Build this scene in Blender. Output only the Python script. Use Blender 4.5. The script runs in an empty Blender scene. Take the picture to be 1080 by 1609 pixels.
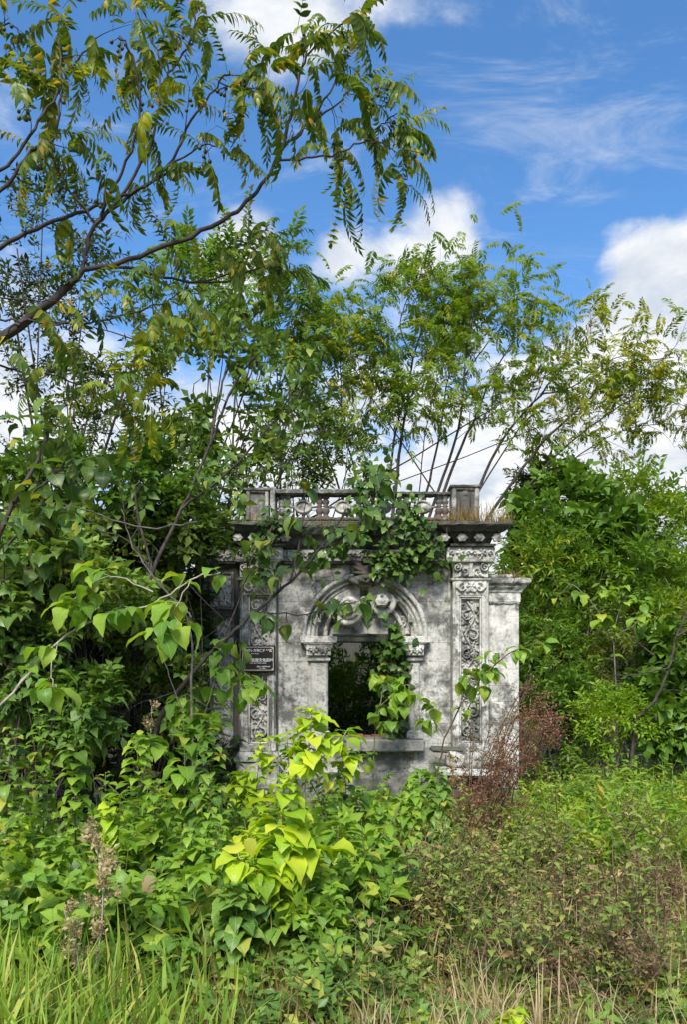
import bpy, math, random
import numpy as np
from mathutils import Vector, Matrix, Quaternion

R = math.radians
rng = np.random.default_rng(11)
random.seed(11)
scene = bpy.context.scene
COL = scene.collection

# ------------------------------------------------------------------ camera
F = 1209.0            # focal length in photo pixels (photo is 1080 x 1609)
CAM_H, HOR, CX = 1.6, 1070.0, 540.0
cam_d = bpy.data.cameras.new('camera')
cam = bpy.data.objects.new('camera', cam_d); COL.objects.link(cam)
cam.location = (0, 0, CAM_H); cam.rotation_euler = (R(90), 0, 0)
cam_d.sensor_fit = 'VERTICAL'; cam_d.sensor_height = 36.0; cam_d.sensor_width = 24.2
cam_d.lens = 36.0*F/1609.0
cam_d.shift_y = (HOR-804.5)/1609.0
cam_d.clip_start = 0.05; cam_d.clip_end = 3000
scene.camera = cam

# ------------------------------------------------------------------ light
SUN_EL, SUN_AZ = 46.0, 192.0      # azimuth: compass style, 0 = +Y (away from camera), clockwise; 205 = behind camera, to the left
sd = Vector((math.sin(R(SUN_AZ))*math.cos(R(SUN_EL)), math.cos(R(SUN_AZ))*math.cos(R(SUN_EL)), math.sin(R(SUN_EL))))
sun_d = bpy.data.lights.new('sun', 'SUN'); sun = bpy.data.objects.new('sun', sun_d); COL.objects.link(sun)
sun_d.energy = 2.0; sun_d.angle = R(20); sun_d.color = (1.0, 0.94, 0.83)
sun.rotation_euler = (-sd).to_track_quat('-Z', 'Y').to_euler()
sun.location = (-20, -30, 60)
scene.view_settings.view_transform = 'Standard'; scene.view_settings.look = 'None'
scene.view_settings.gamma = 1.0; scene.view_settings.use_curve_mapping = False
scene.view_settings.exposure = 1.5
scene.cycles.max_bounces = 7; scene.cycles.diffuse_bounces = 4; scene.cycles.transmission_bounces = 5
scene.cycles.transparent_max_bounces = 4; scene.cycles.glossy_bounces = 2
scene.cycles.caustics_reflective = False; scene.cycles.caustics_refractive = False

# node helper
class NT:
    def __init__(s, tree): s.t = tree; s.n = tree.nodes; s.l = tree.links
    def node(s, typ, **kw):
        n = s.n.new(typ)
        for k, v in kw.items(): setattr(n, k, v)
        return n
    def link(s, a, b): s.l.new(a, b)
    def put(s, sock, v):
        if isinstance(v, bpy.types.NodeSocket): s.l.new(v, sock)
        else: sock.default_value = v
    def math(s, op, a, b=0.0, c=None, clamp=False):
        n = s.node('ShaderNodeMath', operation=op, use_clamp=clamp)
        s.put(n.inputs[0], a); s.put(n.inputs[1], b)
        if c is not None: s.put(n.inputs[2], c)
        return n.outputs[0]
    def vmath(s, op, a, b=(0, 0, 0), out=0):
        n = s.node('ShaderNodeVectorMath', operation=op)
        s.put(n.inputs[0], a)
        if op == 'SCALE': s.put(n.inputs['Scale'], b)
        else: s.put(n.inputs[1], b)
        return n.outputs[out]
    def noise(s, vec, scale, detail=4, rough=.55, dist=0.0):
        n = s.node('ShaderNodeTexNoise'); s.put(n.inputs['Vector'], vec)
        n.inputs['Scale'].default_value = scale; n.inputs['Detail'].default_value = detail
        n.inputs['Roughness'].default_value = rough; n.inputs['Distortion'].default_value = dist
        return n.outputs['Fac']
    def ramp(s, fac, stops, interp='LINEAR'):
        n = s.node('ShaderNodeValToRGB'); s.put(n.inputs[0], fac); e = n.color_ramp; e.interpolation = interp
        while len(e.elements) < len(stops): e.elements.new(0.5)
        for el, (p, c) in zip(e.elements, stops):
            el.position = p; el.color = (*c, 1) if len(c) == 3 else c
        return n.outputs[0]
    def smooth(s, v, a, b, lo=0.0, hi=1.0):
        n = s.node('ShaderNodeMapRange', interpolation_type='SMOOTHSTEP')
        s.put(n.inputs[0], v); n.inputs[1].default_value = a; n.inputs[2].default_value = b
        n.inputs[3].default_value = lo; n.inputs[4].default_value = hi
        return n.outputs[0]
    def mix(s, fac, a, b, blend='MIX'):
        n = s.node('ShaderNodeMix', data_type='RGBA', blend_type=blend)
        s.put(n.inputs['Factor'], fac)
        for k, v in ((6, a), (7, b)):
            if isinstance(v, bpy.types.NodeSocket): s.l.new(v, n.inputs[k])
            else: n.inputs[k].default_value = (*v, 1) if len(v) == 3 else v
        return n.outputs[2]

# ------------------------------------------------------------------ sky: Nishita with drifting cumulus
world = bpy.data.worlds.new('World'); scene.world = world; world.use_nodes = True
w = NT(world.node_tree); w.n.clear()
sky = w.node('ShaderNodeTexSky', sky_type='NISHITA'); sky.sun_disc = False
sky.sun_elevation = R(SUN_EL); sky.sun_rotation = R(SUN_AZ); sky.air_density = 1.0; sky.dust_density = 0.15; sky.ozone_density = 3.0
hs = w.node('ShaderNodeHueSaturation'); hs.inputs['Saturation'].default_value = 1.2; hs.inputs['Value'].default_value = 0.95
w.link(sky.outputs[0], hs.inputs['Color'])
tc = w.node('ShaderNodeTexCoord'); d = tc.outputs['Generated']
sx = w.node('ShaderNodeSeparateXYZ'); w.link(d, sx.inputs[0]); dz = sx.outputs[2]
zden = w.math('ADD', w.math('MAXIMUM', dz, 0.0), 0.22)
cz = w.node('ShaderNodeCombineXYZ'); w.link(zden, cz.inputs[0]); w.link(zden, cz.inputs[1]); cz.inputs[2].default_value = 1.0
pv = w.vmath('DIVIDE', d, cz.outputs[0])
n1 = w.noise(pv, 2.1, 9, .56, .25)
n2 = w.noise(w.vmath('ADD', pv, (7.3, 2.1, 0)), 5.5, 8, .6, .4)
# more cumulus towards the horizon, open sky overhead
cover = w.smooth(dz, 0.24, 0.56, 0.27, -0.05)
dens = w.math('ADD', w.math('ADD', w.math('MULTIPLY', n1, 0.72), w.math('MULTIPLY', n2, 0.28)), cover)
def pxdir(px, py): return Vector(((px-CX)/F, 1.0, (HOR-py)/F)).normalized()
CLOUDS = [(1065, 450, .075, .30), (1020, 520, .08, .20), (1075, 600, .10, .20), (720, 345, .055, .22), (640, 370, .06, .18), (570, 385, .04, .12), (525, 400, .036, .30), (400, 365, .055, .28), (340, 400, .05, .18),
          (430, 30, .07, .26), (520, 0, .09, .16), (700, 10, .10, .12), (60, 90, .12, .10), (838, 268, .02, .04), (855, 248, .02, .045), (868, 232, .015, .04), (920, 150, .05, .10), (975, 365, .04, .12), (1000, 130, .05, .05),
          (250, 200, .14, -.05), (880, 60, .08, -.05), (880, 420, .07, -.16), (560, 220, .14, -.16), (250, 330, .08, -.14), (1000, 290, .07, -.12)]
for (px, py, sg, amp) in CLOUDS:
    dd = w.vmath('DISTANCE', d, tuple(pxdir(px, py)), out=1)
    q = w.math('DIVIDE', dd, sg)
    g = w.math('MULTIPLY', w.math('POWER', 2.71828, w.math('MULTIPLY', w.math('MULTIPLY', q, q), -1.0)), amp)
    dens = w.math('ADD', dens, g)
dens = w.math('ADD', dens, w.math('MULTIPLY', w.math('SUBTRACT', w.noise(pv, 17.0, 8, .62, .3), .5), .16))
cl = w.smooth(dens, 0.53, 0.73)
shade = w.smooth(w.math('ADD', w.math('MULTIPLY', n2, .7), w.math('MULTIPLY', n1, .3)), .36, .60)
ccol = w.mix(shade, (2.5, 2.8, 3.25), (4.05, 4.1, 4.15))
cir = w.noise(w.vmath('MULTIPLY', w.vmath('ADD', pv, (1.7, .4, 0)), (1.0, 2.6, 1)), 2.4, 10, .66, 1.2)
cirm = w.math('MULTIPLY', w.smooth(cir, .50, .80), w.smooth(w.noise(pv, 1.3, 3), .38, .62))
cl = w.math('MAXIMUM', cl, w.math('MULTIPLY', cirm, .48))
skyc = w.mix(cl, hs.outputs[0], ccol)
bg = w.node('ShaderNodeBackground'); w.link(skyc, bg.inputs[0]); bg.inputs[1].default_value = 0.09
wo = w.node('ShaderNodeOutputWorld'); w.link(bg.outputs[0], wo.inputs[0])

# ------------------------------------------------------------------ materials
def new_mat(name):
    m = bpy.data.materials.new(name); m.use_nodes = True; t = NT(m.node_tree); t.n.clear()
    out = t.node('ShaderNodeOutputMaterial'); return m, t, out

def leaf_mat(name, cols, transl=0.35, rough=0.5, vein=0.0, spec=0.35, tcol=(1.35, 1.25, 0.45), spots=0.0):
    m, t, out = new_mat(name)
    at = t.node('ShaderNodeAttribute'); at.attribute_name = 'lv'
    s = t.node('ShaderNodeSeparateXYZ'); t.link(at.outputs['Vector'], s.inputs[0])
    oi = t.node('ShaderNodeObjectInfo')
    rnd = t.math('FRACT', t.math('ADD', s.outputs[2], oi.outputs['Random']))
    c = t.ramp(rnd, cols)
    geo = t.node('ShaderNodeNewGeometry')
    nz = t.noise(geo.outputs['Position'], 9.0, 3)
    c = t.mix(t.smooth(nz, .35, .7, 0, .35), c, (.75, .9, .55), 'MULTIPLY')
    if vein:
        au = t.math('ABSOLUTE', s.outputs[0])
        mid = t.smooth(au, .0, .12, 1, 0)
        fr = t.math('FRACT', t.math('MULTIPLY', t.math('SUBTRACT', s.outputs[1], t.math('MULTIPLY', au, .22)), 8.0))
        sv = t.smooth(t.math('ABSOLUTE', t.math('SUBTRACT', fr, .5)), .0, .16, .7, 0)
        vv = t.math('MULTIPLY', t.math('MAXIMUM', mid, sv), vein)
        c = t.mix(vv, c, t.mix(.5, c, (.62, .70, .32)))
        tip = t.smooth(t.math('ADD', s.outputs[1], t.math('MULTIPLY', nz, .5)), 1.05, 1.35, 0, .45)
        c = t.mix(tip, c, (.42, .38, .08))
    if spots:
        c = t.mix(t.smooth(t.noise(geo.outputs['Position'], 60, 2), .62, .74, 0, spots), c, (.16, .09, .03))
    p = t.node('ShaderNodeBsdfPrincipled'); t.link(c, p.inputs['Base Color'])
    p.inputs['Roughness'].default_value = rough; p.inputs['Specular IOR Level'].default_value = spec
    tr = t.node('ShaderNodeBsdfTranslucent')
    t.link(t.mix(1.0, c, (*tcol,), 'MULTIPLY'), tr.inputs[0])
    mx = t.node('ShaderNodeMixShader'); mx.inputs[0].default_value = transl
    t.link(p.outputs[0], mx.inputs[1]); t.link(tr.outputs[0], mx.inputs[2]); t.link(mx.outputs[0], out.inputs[0])
    return m

def stone_mat(name, white=.55, dark=.42, green=.25, seed=0.0, bump=.35, warm=0.0):
    """limewashed masonry: pale wash, grey weathering, black mould streaks, some algae"""
    m, t, out = new_mat(name)
    g = t.node('ShaderNodeNewGeometry'); pos = t.vmath('ADD', g.outputs['Position'], (seed, seed*1.7, seed*.6))
    oi = t.node('ShaderNodeObjectInfo')
    big = t.noise(pos, 1.5, 7, .62)
    mid = t.noise(pos, 5.0, 8, .66, .3)
    fine = t.noise(pos, 26.0, 6, .7)
    streak = t.noise(t.vmath('MULTIPLY', pos, (1, 1, .07)), 11.0, 7, .66, .15)
    c = t.mix(t.smooth(mid, .32, .68), (white*1.02, white, white*.93), (white*.66, white*.64, white*.58))
    c = t.mix(t.smooth(fine, .45, .72, 0, .75), c, (white*.36, white*.36, white*.33))
    blot = t.math('ADD', t.math('MULTIPLY', big, .55), t.math('MULTIPLY', mid, .45))
    lo = .70-dark*.42
    c = t.mix(t.smooth(blot, lo, lo+.13, 0, .85), c, (.075, .078, .07))
    c = t.mix(t.math('MULTIPLY', t.smooth(t.noise(pos, 13.0, 9, .72, .5), .52, .60), t.smooth(big, .62-dark*.3, .74-dark*.3, .12, .8)), c, (.06, .062, .055))
    c = t.mix(t.smooth(t.math('ADD', t.math('MULTIPLY', streak, .7), t.math('MULTIPLY', fine, .3)), .66-dark*.28, .80-dark*.2, 0, .8), c, (.045, .047, .042))
    c = t.mix(t.smooth(t.noise(pos, 2.6, 6, .6), .5, .72, 0, green), c, (.10, .135, .05))
    c = t.mix(t.math('MULTIPLY', oi.outputs['Random'], .12), c, (.3, .3, .28))
    if warm: c = t.mix(t.smooth(t.noise(pos, 3.3, 5), .5, .68, 0, warm), c, (.20, .10, .07))
    p = t.node('ShaderNodeBsdfPrincipled'); t.link(c, p.inputs['Base Color']); p.inputs['Roughness'].default_value = .9
    p.inputs['Specular IOR Level'].default_value = .15
    b = t.node('ShaderNodeBump'); b.inputs['Strength'].default_value = bump; b.inputs['Distance'].default_value = .02
    t.link(t.math('ADD', t.math('MULTIPLY', fine, .6), t.math('MULTIPLY', t.noise(pos, 90, 4, .7), .4)), b.inputs['Height'])
    t.link(b.outputs[0], p.inputs['Normal']); t.link(p.outputs[0], out.inputs[0])
    return m

def plain_mat(name, c1, c2, scale=12, rough=.8, bump=.2, spec=.2):
    m, t, out = new_mat(name)
    tcn = t.node('ShaderNodeNewGeometry'); pos = tcn.outputs['Position']
    n = t.noise(pos, scale, 6, .6)
    c = t.mix(t.smooth(n, .3, .7), c1, c2)
    p = t.node('ShaderNodeBsdfPrincipled'); t.link(c, p.inputs['Base Color']); p.inputs['Roughness'].default_value = rough
    p.inputs['Specular IOR Level'].default_value = spec
    if bump:
        b = t.node('ShaderNodeBump'); b.inputs['Strength'].default_value = bump; b.inputs['Distance'].default_value = .01
        t.link(t.noise(pos, scale*4, 4), b.inputs['Height']); t.link(b.outputs[0], p.inputs['Normal'])
    t.link(p.outputs[0], out.inputs[0]); return m

M = {}
M['stone'] = stone_mat('limewashed_stone', .62, .59, .26)
M['stone_pale'] = stone_mat('pale_limewashed_stone', .72, .50, .12, 3.1)
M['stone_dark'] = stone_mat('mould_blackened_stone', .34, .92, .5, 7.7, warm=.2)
M['stone_carved'] = stone_mat('carved_stone', .64, .54, .20, 5.2, .25)
M['parapet'] = stone_mat('parapet_stone', .50, .66, .4, 9.4, warm=.35)
M['joint'] = plain_mat('old_mortar', (.10, .10, .09), (.22, .21, .19), 20)
M['brickred'] = plain_mat('exposed_red_brick', (.14, .055, .04), (.26, .12, .085), 18)
M['bark_grey'] = plain_mat('grey_bark', (.10, .09, .075), (.24, .22, .19), 14)
M['bark_dark'] = plain_mat('dark_bark', (.035, .028, .024), (.09, .075, .065), 16)
M['bark_green'] = plain_mat('green_stem', (.10, .13, .05), (.20, .22, .09), 20)
M['twig_pale'] = plain_mat('pale_twig', (.26, .24, .18), (.45, .42, .33), 25)
M['twig_brown'] = plain_mat('brown_twig', (.09, .055, .035), (.20, .13, .085), 25)
M['soil'] = plain_mat('soil', (.035, .026, .018), (.10, .075, .05), 5, 1.0, .6)
M['sign_black'] = plain_mat('polished_black_granite', (.008, .006, .006), (.02, .014, .014), 40, .25, 0, .5)
M['sign_gold'] = plain_mat('dull_gilt_line', (.40, .36, .28), (.55, .5, .4), 40, .5, 0)
M['sign_white'] = plain_mat('white_engraved_paint', (.62, .62, .6), (.72, .72, .7), 40, .6, 0)
M['berry'] = plain_mat('dark_berry', (.03, .04, .015), (.09, .10, .03), 30, .5, 0, .4)

# ------------------------------------------------------------------ geometry store
class Geo:
    def __init__(s): s.V = []; s.T = []; s.Q = []; s.L = []; s.n = 0
    def add(s, v, q=None, t=None, lv=None):
        v = np.asarray(v, float).reshape(-1, 3)
        if q is not None and len(q): s.Q.append(np.asarray(q, int).reshape(-1, 4)+s.n)
        if t is not None and len(t): s.T.append(np.asarray(t, int).reshape(-1, 3)+s.n)
        if lv is None: lv = np.zeros((len(v), 3))
        s.V.append(v); s.L.append(np.asarray(lv, float).reshape(-1, 3)); s.n += len(v)
    def arrays(s):
        V = np.concatenate(s.V) if s.V else np.zeros((0, 3))
        Q = np.concatenate(s.Q) if s.Q else np.zeros((0, 4), int)
        T = np.concatenate(s.T) if s.T else np.zeros((0, 3), int)
        L = np.concatenate(s.L) if s.L else np.zeros((0, 3))
        return V, Q, T, L
    def scatter(s, tpl, mats, locs, rnd=None):
        """tpl = (V,Q,T,L); mats (N,3,3) incl. scale; locs (N,3)"""
        V, Q, T, L = tpl; N = len(locs); nv = len(V)
        if N == 0: return
        W = np.einsum('nij,vj->nvi', mats, V)+np.asarray(locs)[:, None, :]
        off = (np.arange(N)*nv)[:, None, None]
        LL = np.broadcast_to(L, (N, nv, 3)).copy()
        if rnd is not None: LL[:, :, 2] = np.mod(LL[:, :, 2]*.35+np.asarray(rnd)[:, None], 1.0)
        s.add(W.reshape(-1, 3), (Q[None]+off).reshape(-1, 4) if len(Q) else None, (T[None]+off).reshape(-1, 3) if len(T) else None, LL.reshape(-1, 3))
    def mesh(s, name, mat, smooth=True):
        V, Q, T, L = s.arrays()
        me = bpy.data.meshes.new(name)
        me.vertices.add(len(V)); me.vertices.foreach_set('co', V.astype(np.float32).ravel())
        nl = len(Q)*4+len(T)*3; me.loops.add(nl)
        me.loops.foreach_set('vertex_index', np.concatenate([Q.ravel(), T.ravel()]).astype(np.int32))
        me.polygons.add(len(Q)+len(T))
        st = np.concatenate([np.arange(len(Q))*4, len(Q)*4+np.arange(len(T))*3]).astype(np.int32)
        me.polygons.foreach_set('loop_start', st)
        me.polygons.foreach_set('use_smooth', np.full(len(Q)+len(T), bool(smooth)))
        a = me.attributes.new('lv', 'FLOAT_VECTOR', 'POINT'); a.data.foreach_set('vector', L.astype(np.float32).ravel())
        me.update(calc_edges=True)
        if mat is not None: me.materials.append(M[mat] if isinstance(mat, str) else mat)
        return me

def link(name, me, parent=None, loc=None, mtx=None, kind=None):
    o = bpy.data.objects.new(name, me); COL.objects.link(o)
    if parent is not None: o.parent = parent
    if mtx is not None: o.matrix_basis = mtx
    elif loc is not None: o.location = loc
    if kind: o['kind'] = kind
    return o
def part(name, g, mat, parent, smooth=False, kind=None, loc=None):
    return link(name, g.mesh(name, mat, smooth), parent, loc, kind=kind)
def thing(name, label, cat, loc=(0, 0, 0), group=None):
    o = bpy.data.objects.new(name, None); COL.objects.link(o); o.location = loc
    o.empty_display_size = .2
    o['label'] = label; o['category'] = cat
    if group: o['group'] = group
    return o
def tag(o, label, cat, group=None):
    o['label'] = label; o['category'] = cat
    if group: o['group'] = group
    return o

# ------------------------------------------------------------------ space helpers
def gz(x, y):
    """ground height"""
    x = np.asarray(x, float); y = np.asarray(y, float)
    b = np.interp(y, [0, 3, 6, 11, 20, 60, 300], [0, 0, -.12, -.36, -.38, -.3, 0])
    return b+.05*np.sin(x*1.3+.4)*np.cos(y*1.1)+.03*np.sin(x*3.1+y*2.3)
def P(px, py, Y): return np.array([(px-CX)/F*Y, Y, CAM_H-(py-HOR)/F*Y])
def nz3(a):
    a = np.asarray(a, float); return a/np.maximum(np.linalg.norm(a, axis=-1, keepdims=True), 1e-9)
def frames(dirs, ups, scale=1.0):
    y = nz3(dirs); x = nz3(np.cross(y, ups)); bad = np.linalg.norm(np.cross(y, ups), axis=-1) < 1e-6
    if bad.any(): x[bad] = (1, 0, 0)
    z = np.cross(x, y); m = np.stack([x, y, z], axis=-1)
    return m*np.broadcast_to(np.asarray(scale, float).reshape(-1, 1, 1), (len(m), 1, 1))
def rdir(n, zb=0.0):
    v = rng.normal(size=(n, 3)); v[:, 2] += zb; return nz3(v)
def catmull(pts, per=5):
    p = np.asarray(pts, float)
    if len(p) < 3: 
        return np.array([p[0]*(1-t)+p[-1]*t for t in np.linspace(0, 1, per*2)])
    q = np.vstack([2*p[0]-p[1], p, 2*p[-1]-p[-2]]); out = []
    for i in range(1, len(q)-2):
        for k in range(per):
            t = k/per; a, b, c, e = q[i-1], q[i], q[i+1], q[i+2]
            out.append(.5*((2*b)+(-a+c)*t+(2*a-5*b+4*c-e)*t*t+(-a+3*b-3*c+e)*t**3))
    out.append(p[-1]); return np.array(out)
def tube(g, pts, r, sides=6, rnd=0.0, cap=True):
    p = np.asarray(pts, float); n = len(p); r = np.broadcast_to(np.asarray(r, float), (n,))
    tg = nz3(np.gradient(p, axis=0)); ref = np.array([0, 0, 1.]) if abs(tg[0][2]) < .9 else np.array([1., 0, 0])
    u = nz3(np.cross(tg[0], ref)); U = []
    for i in range(n):
        u = u-tg[i]*np.dot(u, tg[i]); u = u/max(np.linalg.norm(u), 1e-9); U.append(u)
    U = np.array(U); W = np.cross(tg, U)
    a = np.arange(sides)*2*math.pi/sides
    v = p[:, None]+r[:, None, None]*(np.cos(a)[None, :, None]*U[:, None]+np.sin(a)[None, :, None]*W[:, None])
    q = []
    i = np.arange(n-1)[:, None]*sides; j = np.arange(sides)[None]; k = (j+1) % sides
    q = np.stack([i+j, i+k, i+sides+k, i+sides+j], -1).reshape(-1, 4)
    vv = v.reshape(-1, 3); tt = []
    if cap:
        vv = np.vstack([vv, p[-1]+tg[-1]*r[-1]]); e = len(vv)-1; b = (n-1)*sides
        tt = [[b+x, b+(x+1) % sides, e] for x in range(sides)]
    g.add(vv, q, tt, np.tile((0, .5, rnd), (len(vv), 1)))

def box(g, x0, x1, y0, y1, z0, z1, c=.012, jit=0.0):
    """chamfered box"""
    c = min(c, (x1-x0)*.3, (y1-y0)*.3, (z1-z0)*.3)
    cx, cy, cz = (x0+x1)/2, (y0+y1)/2, (z0+z1)/2; hx, hy, hz = (x1-x0)/2, (y1-y0)/2, (z1-z0)/2
    v = []; idx = {}
    for sx_ in (-1, 1):
        for sy_ in (-1, 1):
            for sz_ in (-1, 1):
                for ax in range(3):
                    h = [hx-c, hy-c, hz-c]; h[ax] += c
                    idx[(sx_, sy_, sz_, ax)] = len(v)
                    v.append((cx+sx_*h[0], cy+sy_*h[1], cz+sz_*h[2]))
    q = []; t = []
    I = idx
    for s in (-1, 1):
        def fl(l): return l if s > 0 else l[::-1]
        q.append(fl([I[(s, -1, -1, 0)], I[(s, 1, -1, 0)], I[(s, 1, 1, 0)], I[(s, -1, 1, 0)]]))
        q.append(fl([I[(-1, s, -1, 1)], I[(-1, s, 1, 1)], I[(1, s, 1, 1)], I[(1, s, -1, 1)]]))
        q.append(fl([I[(-1, -1, s, 2)], I[(1, -1, s, 2)], I[(1, 1, s, 2)], I[(-1, 1, s, 2)]]))
    for a in (-1, 1):
        for b in (-1, 1):
            q.append([I[(a, b, -1, 0)], I[(a, b, -1, 1)], I[(a, b, 1, 1)], I[(a, b, 1, 0)]])
            q.append([I[(a, -1, b, 0)], I[(a, -1, b, 2)], I[(a, 1, b, 2)], I[(a, 1, b, 0)]])
            q.append([I[(-1, a, b, 1)], I[(-1, a, b, 2)], I[(1, a, b, 2)], I[(1, a, b, 1)]])
            for e in (-1, 1): t.append([I[(a, b, e, 0)], I[(a, b, e, 1)], I[(a, b, e, 2)]])
    v = np.array(v)
    if jit: v = v+rng.normal(size=v.shape)*jit
    # make every face point outward
    ctr = np.array([cx, cy, cz])
    def orient(fs):
        o = []
        for f in fs:
            a_, b_, c_ = v[f[0]], v[f[1]], v[f[2]]
            nn = np.cross(b_-a_, c_-a_); o.append(f if np.dot(nn, v[f].mean(0)-ctr) > 0 else f[::-1])
        return o
    g.add(v, orient(q), orient(t))
# ================================================================== ground
def make_ground():
    g = Geo()
    xs = np.concatenate([np.linspace(-400, -14, 14), np.linspace(-12, 12, 97), np.linspace(14, 400, 14)])
    ys = np.concatenate([np.linspace(-300, -4, 10), np.linspace(-3, 20, 93), np.linspace(22, 600, 18)])
    X, Y = np.meshgrid(xs, ys); Z = gz(X, Y)+.02*np.sin(X*7.3+Y*4.1)*np.sin(Y*6.2-X*2.)*(np.abs(X) < 13)
    nx, ny = len(xs), len(ys)
    i = np.arange(ny-1)[:, None]*nx; j = np.arange(nx-1)[None]
    g.add(np.stack([X, Y, Z], -1).reshape(-1, 3), np.stack([i+j, i+j+1, i+nx+j+1, i+nx+j], -1).reshape(-1, 4))
    link('ground', g.mesh('ground', 'soil'), kind='structure')
make_ground()

# ================================================================== the ruin
YF = 11.0
def bx(px, Y=None): return (px-CX)/F*(Y or YF)
def bz(py, Y=None): return CAM_H-(py-HOR)/F*(Y or YF)
root = thing('ruined_building', 'derelict white stone building with carved pilasters and an arched window, overgrown with creepers', 'building', (bx(570), YF, -.36))
def bpart(name, g, mat, parent=None, smooth=False, kind=None):
    return part(name, g, mat, parent or root, smooth, kind, loc=-Vector(root.location) if parent is None else None)

def wob(v, amp, f=4.0):
    """worn edges: small smooth displacement"""
    a = np.sin(v[:, 0]*f*2.1+v[:, 2]*f*3.3)+np.sin(v[:, 2]*f*5.7-v[:, 0]*f*4.2+1.3)*.6+np.sin(v[:, 0]*f*11.1+v[:, 1]*17)*.4
    b = np.sin(v[:, 0]*f*3.7+v[:, 2]*f*1.9+2.)+np.sin(v[:, 2]*f*9.1+v[:, 0]*f*6.)*.5
    v = v.copy(); v[:, 1] += a*amp*.6; v[:, 2] += b*amp*.6; return v

def mould(g, x0, x1, yf, yb, prof, nx=None, chip=0.0):
    """stack of profile levels (projection, z) wrapped round front and both returns; bottom to top"""
    nx = nx or max(2, int((x1-x0)/.05)); n = len(prof); rows = []
    for (p, z) in prof:
        xs = np.linspace(x0-p, x1+p, nx+1)
        front = np.stack([xs, np.full(nx+1, yf-p), np.full(nx+1, z)], -1)
        rows.append(np.vstack([[x0-p, yb, z], front, [x1+p, yb, z]]))
    v = np.array(rows); m = nx+3
    v = v.reshape(-1, 3)
    if chip:
        k = v[:, 1] < yb-1e-4
        vv = wob(v, chip*.55, 11.0); vv[:, 1] = np.minimum(vv[:, 1], yb-.004)
        c2 = np.maximum(0, np.sin(v[:, 0]*7.3+v[:, 2]*3)*np.sin(v[:, 0]*17.7+1.2)*np.sin(v[:, 0]*3.1)-.35)*chip*5
        vv[:, 1] += c2; v = np.where(k[:, None], vv, v)
    i = np.arange(n-1)[:, None]*m; j = np.arange(m-1)[None]
    q = np.stack([i+j, i+j+1, i+m+j+1, i+m+j], -1).reshape(-1, 4)
    g.add(v, q)
    for lvl, flip in ((0, True), (n-1, False)):       # caps
        b = lvl*m; r = v[b:b+m]
        back = r.copy(); back[:, 1] = yb
        vv = np.vstack([r, back]); qq = [[a, a+1, m+a+1, m+a] for a in range(m-1)]
        if flip: qq = [x[::-1] for x in qq]
        g.add(vv, qq)

# --- stroke based carving
def carve(g, x0, x1, z0, z1, yf, depth, strokes, res=.007, rough=.05):
    nx = max(8, int((x1-x0)/res)); nz_ = max(8, int((z1-z0)/res))
    xs = np.linspace(x0, x1, nx); zs = np.linspace(z0, z1, nz_)
    H = np.zeros((nz_, nx))
    dx = xs[1]-xs[0]; dzz = zs[1]-zs[0]
    for (px, pz, r, h) in strokes:
        i0, i1 = int((px-r-x0)/dx), int((px+r-x0)/dx)+2; j0, j1 = int((pz-r-z0)/dzz), int((pz+r-z0)/dzz)+2
        i0, j0 = max(0, i0), max(0, j0); i1, j1 = min(nx, i1), min(nz_, j1)
        if i1 <= i0 or j1 <= j0: continue
        d2 = ((xs[None, i0:i1]-px)**2+(zs[j0:j1, None]-pz)**2)/r**2
        b = h*np.sqrt(np.clip(1-d2, 0, 1)); H[j0:j1, i0:i1] = np.maximum(H[j0:j1, i0:i1], b)
    H = H+rough*rng.random(H.shape)
    e = np.ones_like(H); e[0] = e[-1] = 0; e[:, 0] = e[:, -1] = 0; H = H*e
    X, Z = np.meshgrid(xs, zs)
    v = np.stack([X, yf-depth*H, Z], -1).reshape(-1, 3)
    i = np.arange(nz_-1)[:, None]*nx; j = np.arange(nx-1)[None]
    g.add(v, np.stack([i+j, i+j+1, i+nx+j+1, i+nx+j], -1).reshape(-1, 4))
def spiral(cx, cz, r, turns, a0, sgn, w0, w1, h=.9, n=60):
    t = np.linspace(0, 1, n); a = a0+sgn*turns*2*math.pi*t; rr = r*(1-t)**.8
    return [(cx+rr[i]*math.cos(a[i]), cz+rr[i]*math.sin(a[i]), w0+(w1-w0)*t[i], h) for i in range(n)]
def petals(cx, cz, r, n=6, h=1.0, a0=0.0):
    o = [(cx, cz, r*.38, h)]
    for k in range(n):
        a = a0+2*math.pi*k/n
        for q in (.45, .65, .8): o.append((cx+r*q*math.cos(a), cz+r*q*math.sin(a), r*.33*(1.2-q*.5), h*.85))
    return o
def leafstroke(cx, cz, a, L, w, h=.75):
    return [(cx+L*t*math.cos(a+.5*t), cz+L*t*math.sin(a+.5*t), w*math.sin(math.pi*min(1, .2+t*.85))+.004, h*(1-.3*t)) for t in np.linspace(0, 1, 9)]
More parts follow.
